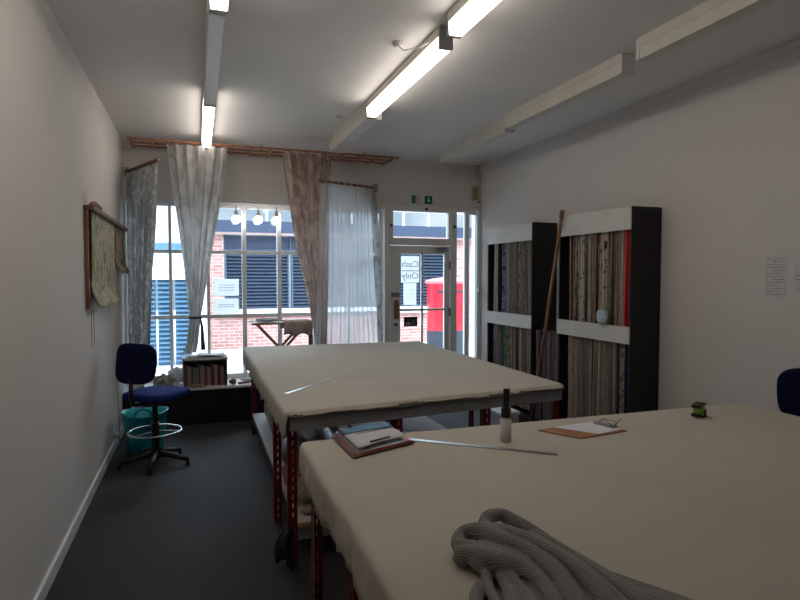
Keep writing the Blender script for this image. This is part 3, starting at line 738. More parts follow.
# ------------------------------------------------------------------ cutting tables
def lpost(x, y, z1, sx, sy, w_=.05, z0=0):
    """slotted angle post: two flanges with rows of slanted slots"""
    q = B(); t = .003
    for ax, sg in ((0, sx), (1, sy)):
        def pr(u0, u1, za, zb, zc, zd):
            pts = []
            for u, z in ((u0, za), (u1, zb), (u1, zc), (u0, zd)):
                pts.append((x + sg * u, y, z) if ax == 0 else (x, y + sg * u, z))
            q.poly(pts, t, (0, sy, 0) if ax == 0 else (sx, 0, 0))
        a, b = w_ * .42, w_ * .60
        pr(0, a, z0, z0, z1, z1); pr(b, w_, z0, z0, z1, z1)
        z = z0
        while z < z1 - .05:
            pr(a, b, z, z + .008, z + .032, z + .024); z += .05
        pr(a, b, z, z, z1, z1)
    return q
def table(corners, zt, skirt, label, posts, beams, shelf, name='cutting_table', seed=1, beam_drop=.075):
    r = empty(name, (corners[0][0], corners[0][1], 0)); tag(r, label, 'table', 'canvas-covered cutting tables')
    rnd = random.Random(seed)
    # perimeter with rounded corners
    C = [Vector((x, y)) for x, y in corners]; n = len(C); per = []; rad = .055
    for i in range(n):
        p, a, b = C[i], C[i - 1], C[(i + 1) % n]
        da, db = (a - p).normalized(), (b - p).normalized()
        s0, s1 = p + da * rad, p + db * rad
        for k in range(6):
            t = k / 5; per.append((s0.lerp(p, t).lerp(p.lerp(s1, t), t), i if t > .5 else (i - 1) % n))
        e0, e1 = s1, b + (p - b).normalized() * rad; m_ = max(2, int((e1 - e0).length / .012))
        for k in range(1, m_): per.append((e0.lerp(e1, k / m_), i))
    m_ = len(per); cen = sum(C, Vector((0, 0))) / n
    nor = []
    for i in range(m_):
        d = (per[(i + 1) % m_][0] - per[i - 1][0]).normalized(); nn = Vector((d.y, -d.x))
        if nn.dot(per[i][0] - cen) < 0: nn = -nn
        nor.append(nn)
    ph = [rnd.uniform(0, 6) for _ in range(8)]
    def nz(s, k): return math.sin(s * 9 + ph[k]) * .5 + math.sin(s * 23 + ph[k + 1]) * .3 + math.sin(s * 51 + ph[k + 2]) * .2
    q = B(); rows = []; L_ = 0
    prof = [(-.031, 0), (-.018, 0), (-.006, -.004), (.0, -.011), (.004, -.024), (.004, None, .45), (.008, None, .75), (.006, None, 1.0), (-.002, None, 1.0), (-.004, None, .5)]
    for pi, pr in enumerate(prof):
        row = []; L_ = 0
        for i in range(m_):
            if i: L_ += (per[i][0] - per[i - 1][0]).length
            sk = skirt[per[i][1]]; w = nz(L_, 0); w2 = nz(L_, 3)
            ln = sk * (1 + .30 * w)
            if pr[1] is None: z = -ln * pr[2]; off = pr[0] + (.014 * w2 + (.0045 * math.sin(L_ * 61 + ph[6] + 5 * w) + .003 * math.sin(L_ * 113 + 7 * w2)) * (.25 + .9 * abs(nz(L_ * .7, 2)))) * pr[2] * min(1, sk / .08)
            else: z = max(pr[1], -ln * .6); off = pr[0] + (.003 * w if pi > 2 else 0)
            p = per[i][0] + nor[i] * off
            row.append(q.bm.verts.new((p.x, p.y, zt + z)))
        rows.append(row)
    cv = q.bm.verts.new((cen.x, cen.y, zt))
    for i in range(m_): q.bm.faces.new((cv, rows[0][i], rows[0][(i + 1) % m_]))
    for a in range(len(rows) - 1):
        for i in range(m_):
            j = (i + 1) % m_; q.bm.faces.new((rows[a][i], rows[a][j], rows[a + 1][j], rows[a + 1][i]))
    adopt(q.done('canvas_cover', M['canvas'], None, True), r)
    ins = [c + (cen - c).normalized() * .028 for c in C]
    adopt(B().poly([(p.x, p.y, zt - .032) for p in ins], .018).done('tabletop_board', M['chip']), r)
    for (x0, y0, x1, y1) in beams:
        adopt(B().bar((x0, y0, zt - .032 - beam_drop / 2), (x1, y1, zt - .032 - beam_drop / 2), .03, beam_drop).done('frame_beam', M['grey_metal']), r)
    for (x, y, sx, sy) in posts:
        adopt(lpost(x, y, zt - .033, sx, sy).done('leg', M['red']), r)
    if shelf:
        x0, x1, y0, y1, z = shelf
        adopt(B().box(x0, x1, y0, y1, z - .018, z).done('lower_shelf', M['creamboard']), r)
        adopt(B().box(x0, x1, y0 - .012, y0 - .001, z - .022, z).done('shelf_edge', M['chip']), r)
        for a in (y0 + .02, y1 - .02): adopt(B().bar((x0, a, z - .06), (x1, a, z - .06), .03, .08).done('shelf_beam', M['grey_metal']), r)
        for a in (x0 + .012, x1 - .012): adopt(B().bar((a, y0 + .04, z - .05), (a, y1 - .04, z - .05), .024, .06).done('shelf_beam', M['navy_metal']), r)
    return r

table([(.424, 3.017), (2.326, 3.204), (2.345, 5.93), (.435, 6.03)], .88, [.030, .05, .05, .13],
      'farther cream canvas cutting table on red slotted legs', 
      [(.455, 3.10, 1, 1), (.455, 3.72, 1, 1), (.50, 5.88, 1, -1), (1.07, 3.125, -1, 1), (1.08, 3.125, 1, 1), (1.70, 3.19, 1, 1), (2.30, 3.24, -1, 1), (2.30, 5.86, -1, -1), (1.4, 5.90, 1, -1), (2.30, 4.5, -1, 1)],
      [(.455, 3.045, 2.30, 3.227), (.50, 5.97, 2.28, 5.88), (.465, 3.12, .475, 5.96), (2.29, 3.3, 2.30, 5.86)],
      (.505, 2.10, 3.14, 5.84, .225), seed=3)
table([(.408, -.30), (2.93, -.30), (2.935, 2.399), (.408, 2.475)], .88, [.13, .05, .05, .135],
      'nearer cream canvas cutting table with the grey jumper on it', 
      [(.448, 2.40, 1, -1), (.448, 1.74, 1, -1), (.448, 1.60, 1, -1), (.448, .2, 1, -1), (2.87, 2.33, -1, -1), (2.87, 1.0, -1, 1), (2.87, -.22, -1, 1), (.448, -.22, 1, 1), (1.6, 2.36, 1, -1)],
      [(.46, 2.42, 2.88, 2.35), (.445, -.24, .445, 2.40), (2.89, -.24, 2.89, 2.34), (.46, -.26, 2.88, -.26)],
      (.50, 2.84, -.2, 2.30, .225), seed=9)

# loose threads hanging off the cloth edges
q = B()
q.tube([(.402, 3.55, .80), (.395, 3.56, .74), (.40, 3.53, .70), (.398, 3.50, .715)], .004, 6)
o = q.done('hanging_thread', M['offwhite']); tag(o, 'loop of pale tape hanging from the side of the farther table', 'thread')
q = B(); q.tube([(.392, 2.05, .75), (.394, 2.055, .55), (.392, 2.05, .40), (.39, 2.045, .28)], .0012, 5)
o = q.done('hanging_thread', M['offwhite']); tag(o, 'fine white thread hanging from the side of the nearer table', 'thread')

# ------------------------------------------------------------------ things on the lower shelf of the far table
def roll(name, p0, p1, r_, m, label):
    q = B(); p0, p1 = Vector(p0), Vector(p1); n = 28; pts = []; rad = []; rnd = random.Random(len(label))
    for i in range(n + 1):
        t = i / n; pts.append(p0.lerp(p1, t)); rad.append(r_ * (1 + .04 * math.sin(17 * t) + rnd.uniform(-.02, .02)) * (1 if .03 < t < .97 else .93))
    q.tube(pts, rad, 20); o = q.done(name, m, None, True); tag(o, label, 'fabric roll', 'fabric rolls under the farther table'); 
    d = (p1 - p0).normalized()
    B().cone(p0 - d * .03, p0 + d * .02, r_ * .3, seg=14).done('cardboard_core', M['tan'], o)
    return o
roll('fabric_roll', (.66, 3.95, .345), (.70, 5.6, .345), .115, M['plastic_wrap'], 'plastic-wrapped grey roll under the farther table, left one on the shelf')
roll('fabric_roll', (.97, 3.9, .34), (1.10, 5.55, .34), .11, M['plastic_wrap'], 'shiny plastic-wrapped roll under the farther table, beside the left roll')
q = B(); q.poly([(1.25, 3.5, .227), (2.08, 3.45, .227), (2.08, 5.6, .227), (1.32, 5.6, .227)], .02)
o = q.done('padding_sheet', M['creamboard']); tag(o, 'flat cream board lying on the shelf under the farther table', 'board')
def crumple(name, c, rx, ry, rz, m, label, cat, seed, group=None, e=.9):
    rnd = random.Random(seed); q = B(); q.pad((0, 0, 0), rx, ry, rz, e, e, 28, 14)
    for v in q.bm.verts:
        k = .8 + .35 * abs(math.sin(v.co.x * 41 + seed) * math.cos(v.co.y * 37 + 2 * seed)) + rnd.uniform(-.05, .05)
        v.co = Vector((v.co.x * k, v.co.y * k, max(-rz, v.co.z * k))) + Vector(c) + Vector((0, 0, rz))
    o = q.done(name, m); tag(o, label, cat, group); return o
crumple('cardboard_wrap', (.58, 3.74, .227), .07, .14, .06, M['tan'], 'brown crumpled card at the near left of the shelf under the farther table', 'card', 3)
crumple('cloth_bundle', (.60, 3.42, .227), .075, .10, .07, mat('cream_wadding', (.40, .35, .29), .95), 'cream cloth bundle on the shelf behind the red corner leg', 'cloth', 5)
crumple('paper_scrap', (.77, 3.34, .227), .07, .08, .05, M['greypaper'], 'crumpled pale paper scrap on the shelf, right of the cream bundle', 'paper', 7)
crumple('paper_scrap', (.63, 3.24, .227), .075, .05, .025, mat('kraft_paper', (.36, .30, .22), .9), 'tan paper scrap at the near edge of the shelf', 'paper', 8)
crumple('cloth_bundle', (1.5, 3.38, .227), .16, .09, .05, M['plastic_wrap'], 'grey plastic bundle under the middle of the farther table', 'cloth', 12)
# black polythene bag slumped at the shelf corner
q = B(); g = []
for i in range(9):
    v = i / 8
    g.append([(.485 - .03 * math.sin(v * PI) - .10 * v * (j / 8) - .01 * math.sin(3 * j + 5 * v), 3.03 + .03 * math.sin(2 * v + j) + .16 * (j / 8) * (1 - .4 * v), .235 - .20 * v - .02 * math.sin(j * 1.1)) for j in range(9)])
q.sheet(g, .004); o = q.done('black_bag', M['blackfabric'], None, True); tag(o, 'black polythene bag hanging off the near corner of the lower shelf', 'bag')

# ------------------------------------------------------------------ things under / on the near table
o = box('white_tub', M['offwhite'], .52, .70, 1.38, 1.62, .227, .47, None, .01); tag(o, 'white tub on the shelf under the nearer table', 'tub')
B().cone((.515, 1.5, .40), (.49, 1.5, .40), .02).done('black_knob', M['blackplastic'], o)

# open folder
fo = empty('folder', (.70, 2.34, .88)); tag(fo, 'open crimson folder with white papers at the far left of the nearer table', 'folder')
def qsheet(name, pts, th, m, bend=0, par=fo):
    a, b, c_, d_ = [Vector(p) for p in pts]; g = []
    for i in range(9):
        u = i / 8; row = []
        for j in range(9):
            v = j / 8; p = a.lerp(b, u).lerp(d_.lerp(c_, u), v); p.z += bend * math.sin(PI * u) + .4 * bend * math.sin(PI * v); row.append(p)
        g.append(row)
    return adopt(B().sheet(g, th).done(name, m, None, True), par)
qsheet('back_cover', [(.566, 2.455, .8885), (.845, 2.52, .8885), (.87, 2.265, .8885), (.58, 2.15, .8885)], .006, M['crimson'])
qsheet('pages', [(.585, 2.44, .8925), (.835, 2.50, .8925), (.85, 2.275, .8925), (.595, 2.17, .8925)], .012, M['paper'], .004)
qsheet('spine_flap', [(.56, 2.46, .886), (.578, 2.45, .915), (.592, 2.17, .90), (.572, 2.15, .886)], .004, M['crimson'])
qsheet('front_flap', [(.572, 2.152, .886), (.592, 2.168, .898), (.862, 2.268, .896), (.872, 2.262, .886)], .004, M['crimson'])
qsheet('top_sheet', [(.592, 2.432, .9125), (.83, 2.485, .9125), (.845, 2.29, .9125), (.60, 2.185, .9125)], .002, M['greypaper'], .003)
qsheet('blue_card', [(.588, 2.45, .921), (.822, 2.505, .925), (.828, 2.43, .921), (.592, 2.385, .918)], .002, M['bluepaper'])
q = B(); q.tube([(.66, 2.215, .924), (.76, 2.26, .924)], .004, 8); adopt(q.done('pen', M['blackplastic'], None, True), fo)
q = B(); q.tube([(.64, 2.36, .920), (.83, 2.42, .919)], .0012, 5); adopt(q.done('fold_line', M['crimson']), fo)

# metal rules
def rule(a, b, w_, label, z=.8815, th=.0015):
    a, b = Vector((a[0], a[1], z)), Vector((b[0], b[1], z))
    o = B().bar(a, b, w_, th).done('metal_rule', M['steel']); tag(o, label, 'ruler', 'long metal rules')
    q = B(); d = (b - a); s_ = d.normalized().cross(Vector((0, 0, 1)))
    for k in range(40):
        p = a + d * (k + .5) / 40 + Vector((0, 0, th)); q.bar(p + s_ * w_ * .2, p + s_ * w_ * .45, .0008, .0004)
    q.done('graduations', M['ink'], o)
rule((.875, 2.33), (1.365, 1.93), .030, 'long steel rule on the nearer table, passing before the white bottle', .8825)
rule((.506, 3.506), (.894, 3.92), .028, 'thin steel rule at the near left corner of the farther table', .8825)

# glue bottle
bt = empty('glue_bottle', (1.263, 2.165, .8805)); tag(bt, 'white bottle with a tall black top standing on the nearer table', 'bottle')
q = B(); 
for z0, z1, r0, r1 in ((0, .004, .021, .0235), (.004, .100, .0235, .0235), (.100, .108, .0235, .020)): q.cone((0, 0, z0), (0, 0, z1), r0, r1, 24)
q.done('bottle_body', M['offwhite'], bt, True)
B().cone((0, 0, .108), (0, 0, .148), .022, .021, 24).done('collar', M['blackplastic'], bt)
q = B(); q.cone((0, 0, .148), (0, 0, .155), .016, .014, 20); q.cone((0, 0, .155), (.002, 0, .232), .0135, .0145, 20)
q.done('tall_cap', M['blackplastic'], bt)

# clipboard
cp = empty('clipboard', (1.70, 2.19, .88)); tag(cp, 'brown hardboard clipboard holding white paper on the nearer table', 'clipboard')
A_, B_, C_, D_ = Vector((1.488, 2.262, .882)), Vector((1.592, 2.080, .882)), Vector((1.875, 2.115, .882)), Vector((1.845, 2.312, .882))
adopt(B().poly([A_, B_, C_, D_], .004).done('board', M['clipwood']), cp)
lp = lambda u, v, z: (A_.lerp(D_, u).lerp(B_.lerp(C_, u), v)) + Vector((0, 0, z))
adopt(B().poly([lp(.26, .02, .0045), lp(.42, .93, .0045), lp(.97, .90, .0045), lp(.93, .04, .0045)], .0015).done('paper', M['paper']), cp)
q = B(); q.bar(lp(.90, .22, .012), lp(.93, .78, .012), .035, .003); q.tube([lp(.95, .25, .014), lp(.99, .3, .03), lp(.99, .7, .03), lp(.95, .75, .014)], .003, 8)
q.tube([lp(.93, .3, .014), lp(.86, .4, .034), lp(.86, .55, .034), lp(.93, .7, .014)], .002, 8); q.tube([lp(.95, .7, .014), lp(1.0, .82, .05)], .003, 8)
adopt(q.done('spring_clip', M['grey_metal'], None, True), cp)

# tape measure
tm = empty('tape_measure', (2.415, 2.21, .8805), .35); tag(tm, 'lime green and black tape measure near the far right of the nearer table', 'tape measure')
B().box(-.034, .030, -.02, .02, .004, .070, .010).done('case', M['lime'], tm, True)
q = B(); 
for x, z in ((-.034, .060), (-.034, .016)): q.box(x - .008, x + .012, -.022, .022, z - .009, z + .009, .003)
q.box(.010, .040, -.023, .023, 0, .042, .006); q.box(-.02, .034, -.0225, .0225, .064, .074, .003)
q.done('rubber_bumpers', M['blackplastic'], tm, True)
B().cone((-.004, -.0215, .042), (-.004, -.0205, .042), .018, seg=24).done('side_badge', M['lime'], tm)
B().box(.040, .052, -.012, .012, .002, .005).done('end_hook', M['steel'], tm)

# small pencil marks on the cloth
q = B()
for x, y, a in ((.500, 2.425, .4), (.512, 2.44, 1.4), (.525, 2.432, 2.2), (.548, 2.452, .9)):
    q.bar((x, y, .8808), (x + .014 * math.cos(a), y + .014 * math.sin(a), .8808), .003, .0006)
o = q.done('staple_marks', M['tan']); tag(o, 'small brown stitches in the corner of the nearer table cloth', 'stitches')

# ------------------------------------------------------------------ grey jumper
def smooth_path(p, k=6):
    P = [Vector(x) for x in p]; out = []
    for i in range(len(P) - 1):
        p0 = P[max(0, i - 1)]; p1 = P[i]; p2 = P[i + 1]; p3 = P[min(len(P) - 1, i + 2)]
        for s_ in range(k):
            t = s_ / k; t2 = t * t; t3 = t2 * t
            out.append(.5 * ((2 * p1) + (-p0 + p2) * t + (2 * p0 - 5 * p1 + 4 * p2 - p3) * t2 + (-p0 + 3 * p1 - 3 * p2 + p3) * t3))
    out.append(P[-1]); return out
folds = {
 'j': ([(.655, 1.20, .905), (.625, 1.15, .905), (.60, 1.08, .908), (.585, 1.0, .91), (.575, .90, .908)], .017),
 'k': ([(.69, 1.20, .915), (.665, 1.12, .925), (.652, 1.04, .93), (.632, .95, .93), (.61, .86, .92)], .016),
 'l': ([(.835, 1.27, .90), (.87, 1.15, .90), (.90, 1.05, .90), (.93, .95, .898), (.94, .84, .896)], .012),
 'm': ([(.84, 1.30, .896), (.885, 1.16, .896), (.935, 1.06, .896), (.985, .97, .894), (1.01, .86, .893)], .010),
 'n': ([(.80, 1.29, .945), (.83, 1.21, .938), (.853, 1.12, .93), (.862, 1.0, .925), (.86, .88, .92)], .012),
 'o': ([(.765, 1.22, .958), (.80, 1.15, .955), (.818, 1.05, .95), (.815, .93, .94), (.80, .82, .93)], .012),
 'a': ([(.713, 1.322, .95), (.733, 1.335, .963), (.77, 1.332, .963), (.788, 1.31, .95), (.822, 1.256, .935), (.847, 1.175, .925), (.869, 1.06, .915), (.882, .948, .91), (.89, .80, .905)], .024),
 'a2': ([(.713, 1.322, .95), (.70, 1.30, .95), (.715, 1.27, .955), (.75, 1.21, .955), (.785, 1.14, .95), (.80, 1.05, .945), (.79, .94, .93), (.76, .80, .92)], .024),
 'b': ([(.66, 1.25, .915), (.617, 1.285, .925), (.643, 1.315, .94), (.684, 1.289, .948), (.708, 1.214, .952), (.742, 1.145, .95), (.750, 1.053, .942), (.725, .946, .93), (.69, .82, .92)], .026),
 'c': ([(.627, 1.242, .905), (.608, 1.268, .91), (.625, 1.24, .928), (.655, 1.168, .94), (.690, 1.103, .942), (.700, 1.03, .938), (.675, .943, .93), (.65, .85, .92)], .025),
 'd': ([(.70, 1.25, .91), (.668, 1.159, .912), (.640, 1.077, .912), (.608, .981, .912), (.58, .88, .91)], .024),
 'e': ([(.722, 1.166, .92), (.71, 1.081, .925), (.69, 1.0, .925), (.65, .90, .925)], .024),
 'f': ([(.600, 1.13, .90), (.566, 1.092, .90), (.553, 1.02, .90), (.56, .92, .90)], .020),
 'g': ([(.795, 1.30, .93), (.812, 1.208, .93), (.823, 1.079, .925), (.81, .939, .92), (.79, .82, .91)], .020),
 'h': ([(.825, 1.24, .905), (.853, 1.13, .902), (.90, 1.02, .90), (.95, .92, .896), (.98, .82, .896)], .018),
 'i': ([(.86, 1.14, .896), (.92, 1.05, .894), (.98, .97, .892), (1.02, .88, .892)], .014),
}
q = B()
for k, (p, r_) in folds.items():
    sp = smooth_path(p); n = len(sp)
    r_ *= .88; sp = [p_ + Vector((0, 0, -.006)) for p_ in sp]
    q.tube(sp, [r_ * (.9 + .12 * math.sin(i * .35 + len(k))) for i in range(n)], 14, flat=1.05)
for (x, y, rx, ry, rz) in ((.72, 1.20, .085, .11, .034), (.66, 1.22, .045, .06, .03), (.73, 1.17, .08, .12, .022), (.74, 1.02, .12, .16, .022), (.68, .90, .13, .14, .022), (.84, .95, .10, .16, .014), (.93, .90, .09, .11, .010)):
    q.pad((x, y, .882 + rz * .9), rx, ry, rz, .8, 1)
for v in q.bm.verts: v.co.z = max(v.co.z, .8815)
ju = q.done('jumper', M['knit'], None, True); tag(ju, 'grey ribbed knitted jumper heaped on the nearer table at the bottom edge', 'jumper')
md = ju.modifiers.new('remesh', 'REMESH'); md.mode = 'VOXEL'; md.voxel_size = .0035; md.use_smooth_shade = True
md = ju.modifiers.new('soften', 'SMOOTH'); md.iterations = 2; md.factor = .5

# ------------------------------------------------------------------ draughtsman chairs
def chair(label, loc, rz, cm, pm=None):
    """local +Y is the way the sitter faces"""
    r = empty('draughting_chair', loc, rz); tag(r, label, 'chair', 'blue swivel draughting chairs')
    q = B(); q.pad((0, .03, .60), .225, .225, .038, .45, .5); q.done('seat', cm, r, True)
    q = B(); q.pad((0, -.20, .545), .01, .01, .01); q.box(-.11, .11, -.08, .12, .545, .565, .004); q.done('seat_mechanism', M['blackplastic'], r)
    q = B(); mt = Matrix.Translation((0, -.235, .895)) @ Matrix.Rotation(math.radians(-7), 4, 'X')
    q.pad((0, 0, 0), .195, .032, .165, .55, .42, 36, 18, Matrix.Translation((0, -.235, .895)) @ Matrix.Rotation(math.radians(-7), 4, 'X'))
    for v in q.bm.verts: v.co.y += .9 * (v.co.x ** 2)
    q.done('backrest', pm or cm, r, True)
    q = B(); q.tube([(0, .02, .55), (0, -.18, .55), (0, -.245, .565), (0, -.262, .62), (0, -.262, .79)], [.022, .022, .024, .024, .020], 8, flat=.8)
    q.done('backrest_bar', M['blackplastic'], r, True)
    q = B(); q.cone((0, 0, .10), (0, 0, .36), .032, .032); q.cone((0, 0, .36), (0, 0, .548), .022, .022); q.done('stem', M['blackplastic'], r)
    q = B(); q.torus((0, 0, .285), .21, .009, 40, 8)
    q.done('foot_ring', M['chrome'], r, True)
    q = B(); q.cone((0, 0, .265), (0, 0, .305), .034, .034)
    for k in range(3):
        a = k * 2 * PI / 3 + .4; q.bar((.03 * math.cos(a), .03 * math.sin(a), .285), (.208 * math.cos(a), .208 * math.sin(a), .285), .022, .008)
    q.done('ring_spokes', M['blackplastic'], r)
    B().cone((0, 0, .055), (0, 0, .125), .04, .034, 20).done('hub', M['blackplastic'], r)
    for k in range(5):
        a = k * 2 * PI / 5 + .25; q = B(); ca_, sa_ = math.cos(a), math.sin(a)
        q.tube([(.03 * ca_, .03 * sa_, .095), (.16 * ca_, .16 * sa_, .075), (.285 * ca_, .285 * sa_, .050)], [.030, .024, .018], 10)
        lg = q.done('leg', M['blackplastic'], r, True)
        q = B(); q.cone((.28 * ca_, .28 * sa_, .042), (.28 * ca_, .28 * sa_, .0), .012, .020, 14); q.done('glide', M['blackplastic'], lg)
    return r
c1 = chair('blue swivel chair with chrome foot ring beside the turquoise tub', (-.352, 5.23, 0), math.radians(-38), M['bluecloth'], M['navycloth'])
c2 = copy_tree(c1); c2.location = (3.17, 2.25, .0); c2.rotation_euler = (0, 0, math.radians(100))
c2['label'] = 'navy blue chair cut by the right edge of the photo beyond the nearer table'
c2.location.z = 0

# ------------------------------------------------------------------ turquoise tub
tb = empty('flexible_tub', (-.47, 5.70, 0)); tag(tb, 'turquoise plastic flexible tub on the carpet behind the blue chair', 'tub')
q = B(); rows = []; n = 36
prof = [(.0, .0), (.145, 0), (.155, .01), (.175, .18), (.195, .345), (.203, .35), (.203, .362), (.192, .362), (.170, .18), (.148, .02), (0, .02)]
for r_, z in prof: rows.append([q.bm.verts.new((r_ * math.cos(2 * PI * j / n), r_ * math.sin(2 * PI * j / n), z + (.012 * math.cos(4 * PI * j / n) if z > .3 else 0))) for j in range(n)] if r_ else [q.bm.verts.new((0, 0, z))])
for a, b in zip(rows, rows[1:]):
    for j in range(n):
        k = (j + 1) % n
        if len(a) == 1: q.bm.faces.new((a[0], b[j], b[k]))
        elif len(b) == 1: q.bm.faces.new((a[j], b[0], a[k]))
        else: q.bm.faces.new((a[j], a[k], b[k], b[j]))
q.done('tub_body', M['aqua'], tb, True)
for s_ in (-1, 1):
    q = B(); q.tube(smooth_path([(-.07, s_ * .185, .355), (-.05, s_ * .19, .40), (0, s_ * .17, .42), (.05, s_ * .19, .40), (.07, s_ * .185, .355)]), .011, 8); q.done('handle', M['aqua'], tb, True)

# socket and pipes in left corner
sk = B().box(XL + .001, XL + .012, 5.75, 5.84, .10, .19, .003).done('wall_socket', M['white']); tag(sk, 'white wall socket low on the left wall by the turquoise tub', 'socket')
B().box(XL + .012, XL + .045, 5.77, 5.82, .11, .15, .005).done('plug', M['white'], sk)
q = B()
q.tube([(XL + .03, 5.95, 0), (XL + .03, 5.95, .9)], .008, 8)
o = q.done('pipe', M['greypaper'], None, True); tag(o, 'thin grey pipe rising up the left wall behind the blue chair', 'pipe')
lb = B(); lb.box(-.655, -.56, 6.38, 6.40, .0, .75, .004)
o = lb.done('white_board', M['greypaper']); tag(o, 'narrow white board standing upright between the left wall and the ledge', 'board')

# ------------------------------------------------------------------ roman blind samples on the left wall
F_blind = cloth('green_cream_ikat', (.60, .56, .44), (.20, .25, .15), 16, .52, .06, .1, stretch=(1, 2.2, .7), third=(.66, .56, .45))
F_blind2 = cloth('beige_floral_blind', (.42, .34, .27), (.26, .22, .18), 14, .52, .06, .1)
hr = empty('blind_headrail', (-.72, 4.7, 2.09)); tag(hr, 'brown wooden headrail on the left wall carrying two blind samples', 'rail')
adopt(B().box(XL + .002, -.675, 4.53, 6.62, 2.075, 2.105, .004).done('rail', M['polewood']), hr)
q = B(); q.tube(smooth_path([(-.70, 4.56, 2.11), (-.69, 4.62, 2.13), (-.69, 4.75, 2.13), (-.68, 4.86, 2.115)]), .014, 8)
adopt(q.done('cord_cleat', M['brownwood'], None, True), hr)
def blind(y0, y1, z0, m, label, seed):
    rnd = random.Random(seed); g = []
    for i in range(41):
        v = i / 40; z = 2.075 + (z0 - 2.075) * v; bulge = .004 * abs(math.sin(v * 4 * PI)) + (.045 * (v - .84) / .16 if v > .84 else 0)
        g.append([(-.715 + bulge + .004 * math.sin(j * .9 + 6 * v), y0 + (y1 - y0) * j / 24, z + .012 * math.sin(j * .5 + 2 * v) * (v > .8)) for j in range(25)])
    o = B().sheet(g, .006).done('roman_blind', m, None, True); tag(o, label, 'blind', 'roman blind samples on the left wall'); return o
rb = blind(4.60, 5.84, 1.375, F_blind, 'green and cream patterned roman blind, the longer of the two on the left wall', 2)
box('backing', M['brownwood'], XL + .002, -.722, 4.545, 4.60, 1.37, 2.074, rb)
q = B(); q.tube([(-.715, 4.575, 1.37), (-.715, 4.575, 1.10)], .0025, 6); q.tube([(-.705, 4.60, 1.37), (-.703, 4.60, 1.12)], .0025, 6); q.done('pull_cord', M['tan'], rb)
blind(5.90, 6.58, 1.64, F_blind2, 'beige patterned roman blind, the shorter one nearer the window', 6)

# ------------------------------------------------------------------ notes on the right wall
def note(y0, y1, z0, z1, label, rows_, seed):
    o = box('handwritten_note', M['greypaper'], XR - .002, XR - .0005, y0, y1, z0, z1); tag(o, label, 'note', 'handwritten notes on the right wall')
    q = B(); rnd = random.Random(seed); z = z1 - .018
    for k in range(rows_):
        y = y1 - .012 if k % 3 != 1 else y1 - .06
        end = y0 + .01 + rnd.uniform(0, .05) * (k % 2)
        while y > end:
            w_ = rnd.uniform(.006, .018); q.bar((XR - .0024, y, z + rnd.uniform(-.002, .002)), (XR - .0024, y - w_, z + rnd.uniform(-.002, .002)), .0006, rnd.uniform(.002, .0045)); y -= w_ + rnd.uniform(.002, .012)
        z -= (z1 - z0 - .02) / rows_
    q.done('handwriting', M['ink'], o)
note(2.62, 2.77, 1.465, 1.735, 'handwritten paper list taped on the right wall', 13, 5)
note(2.40, 2.575, 1.50, 1.68, 'second handwritten list cut by the right edge of the photo', 6, 6)

# ------------------------------------------------------------------ things on the window ledge
Z0 = .4005
cr = empty('swatch_box', (.07, 6.64, Z0)); tag(cr, 'open-fronted white box of swatch books on the window ledge', 'box')
for a in ((-.16, -.152, 6.515, 6.80, Z0, .695), (.296, .304, 6.515, 6.80, Z0, .695), (-.16, .304, 6.80, 6.808, Z0, .695)): adopt(box('side', M['offwhite'], *a), cr)
adopt(box('top', M['greypaper'], -.165, .309, 6.505, 6.812, .695, .715), cr); adopt(box('base', M['offwhite'], -.152, .296, 6.515, 6.80, Z0, Z0 + .006), cr)
sc = [((.20, .07, .05), 'rust'), ((.30, .27, .24), 'stone'), ((.10, .11, .12), 'charcoal'), ((.24, .19, .15), 'fawn'), ((.12, .13, .13), 'slate'), ((.30, .28, .25), 'pale grey'), ((.22, .06, .055), 'brick red'), ((.30, .24, .21), 'beige'), ((.20, .035, .04), 'dark red'), ((.28, .25, .22), 'light taupe'), ((.15, .03, .035), 'deep red'), ((.26, .20, .17), 'sand')]
x = -.145
for i, (col, nm) in enumerate(sc):
    o = box('swatch_book', mat('swatch_cover_%d' % i, col, .6), x, x + .030, 6.53 + .006 * (i % 3), 6.77, Z0 + .0065, Z0 + .245 - .012 * (i % 4)); x += .0345
    tag(o, '%s swatch book, %s from the left in the white box on the ledge' % (nm, ORD[i]), 'swatch book', 'swatch books in the box on the window ledge')
def mag(x, y, z, w_, d_, th, rz, m, label, curl=0):
    q = B(); g = []
    for i in range(13):
        u = i / 12; g.append([(-w_ / 2 + w_ * u, -d_ / 2 + d_ * j / 4, curl * (abs(u - .5) * 2) ** 2) for j in range(5)])
    q.sheet(g, th); o = q.done('magazine', m, None, False); o.location = (x, y, z); o.rotation_euler = (0, 0, rz); tag(o, label, 'magazine', 'magazines on the swatch box')
    return o
mag(.02, 6.66, .7235, .26, .20, .006, .2, M['greypaper'], 'lower pale magazine lying on the swatch box', .006)
mag(.14, 6.64, .7365, .28, .19, .005, -.15, mat('printed_cover', (.50, .44, .46), .4, col2=(.18, .20, .26), vscale=18), 'open printed magazine on top of the swatch box', .012)
crumple('cloth_bundle', (-.35, 6.70, Z0), .12, .12, .065, cloth('pale_print_cloth', (.42, .41, .38), (.24, .22, .20), 18, .5, .05, .1), 'pale patterned cloth heap on the ledge behind the blue chair', 'cloth', 21)
crumple('cloth_bundle', (-.61, 6.66, Z0), .075, .09, .045, cloth('white_cloth', (.55, .56, .55), (.45, .45, .44), 12, .5, .05, .2), 'white cloth heap at the left end of the window ledge', 'cloth', 22)
crumple('tissue_paper', (-.22, 6.86, Z0), .10, .06, .09, M['paper'], 'crumpled white tissue against the window behind the swatch box', 'paper', 24)
crumple('sewn_bow', (-.02, 6.496, Z0), .09, .007, .022, M['tan'], 'tan fabric strip in front of the swatch box', 'fabric strip', 25)
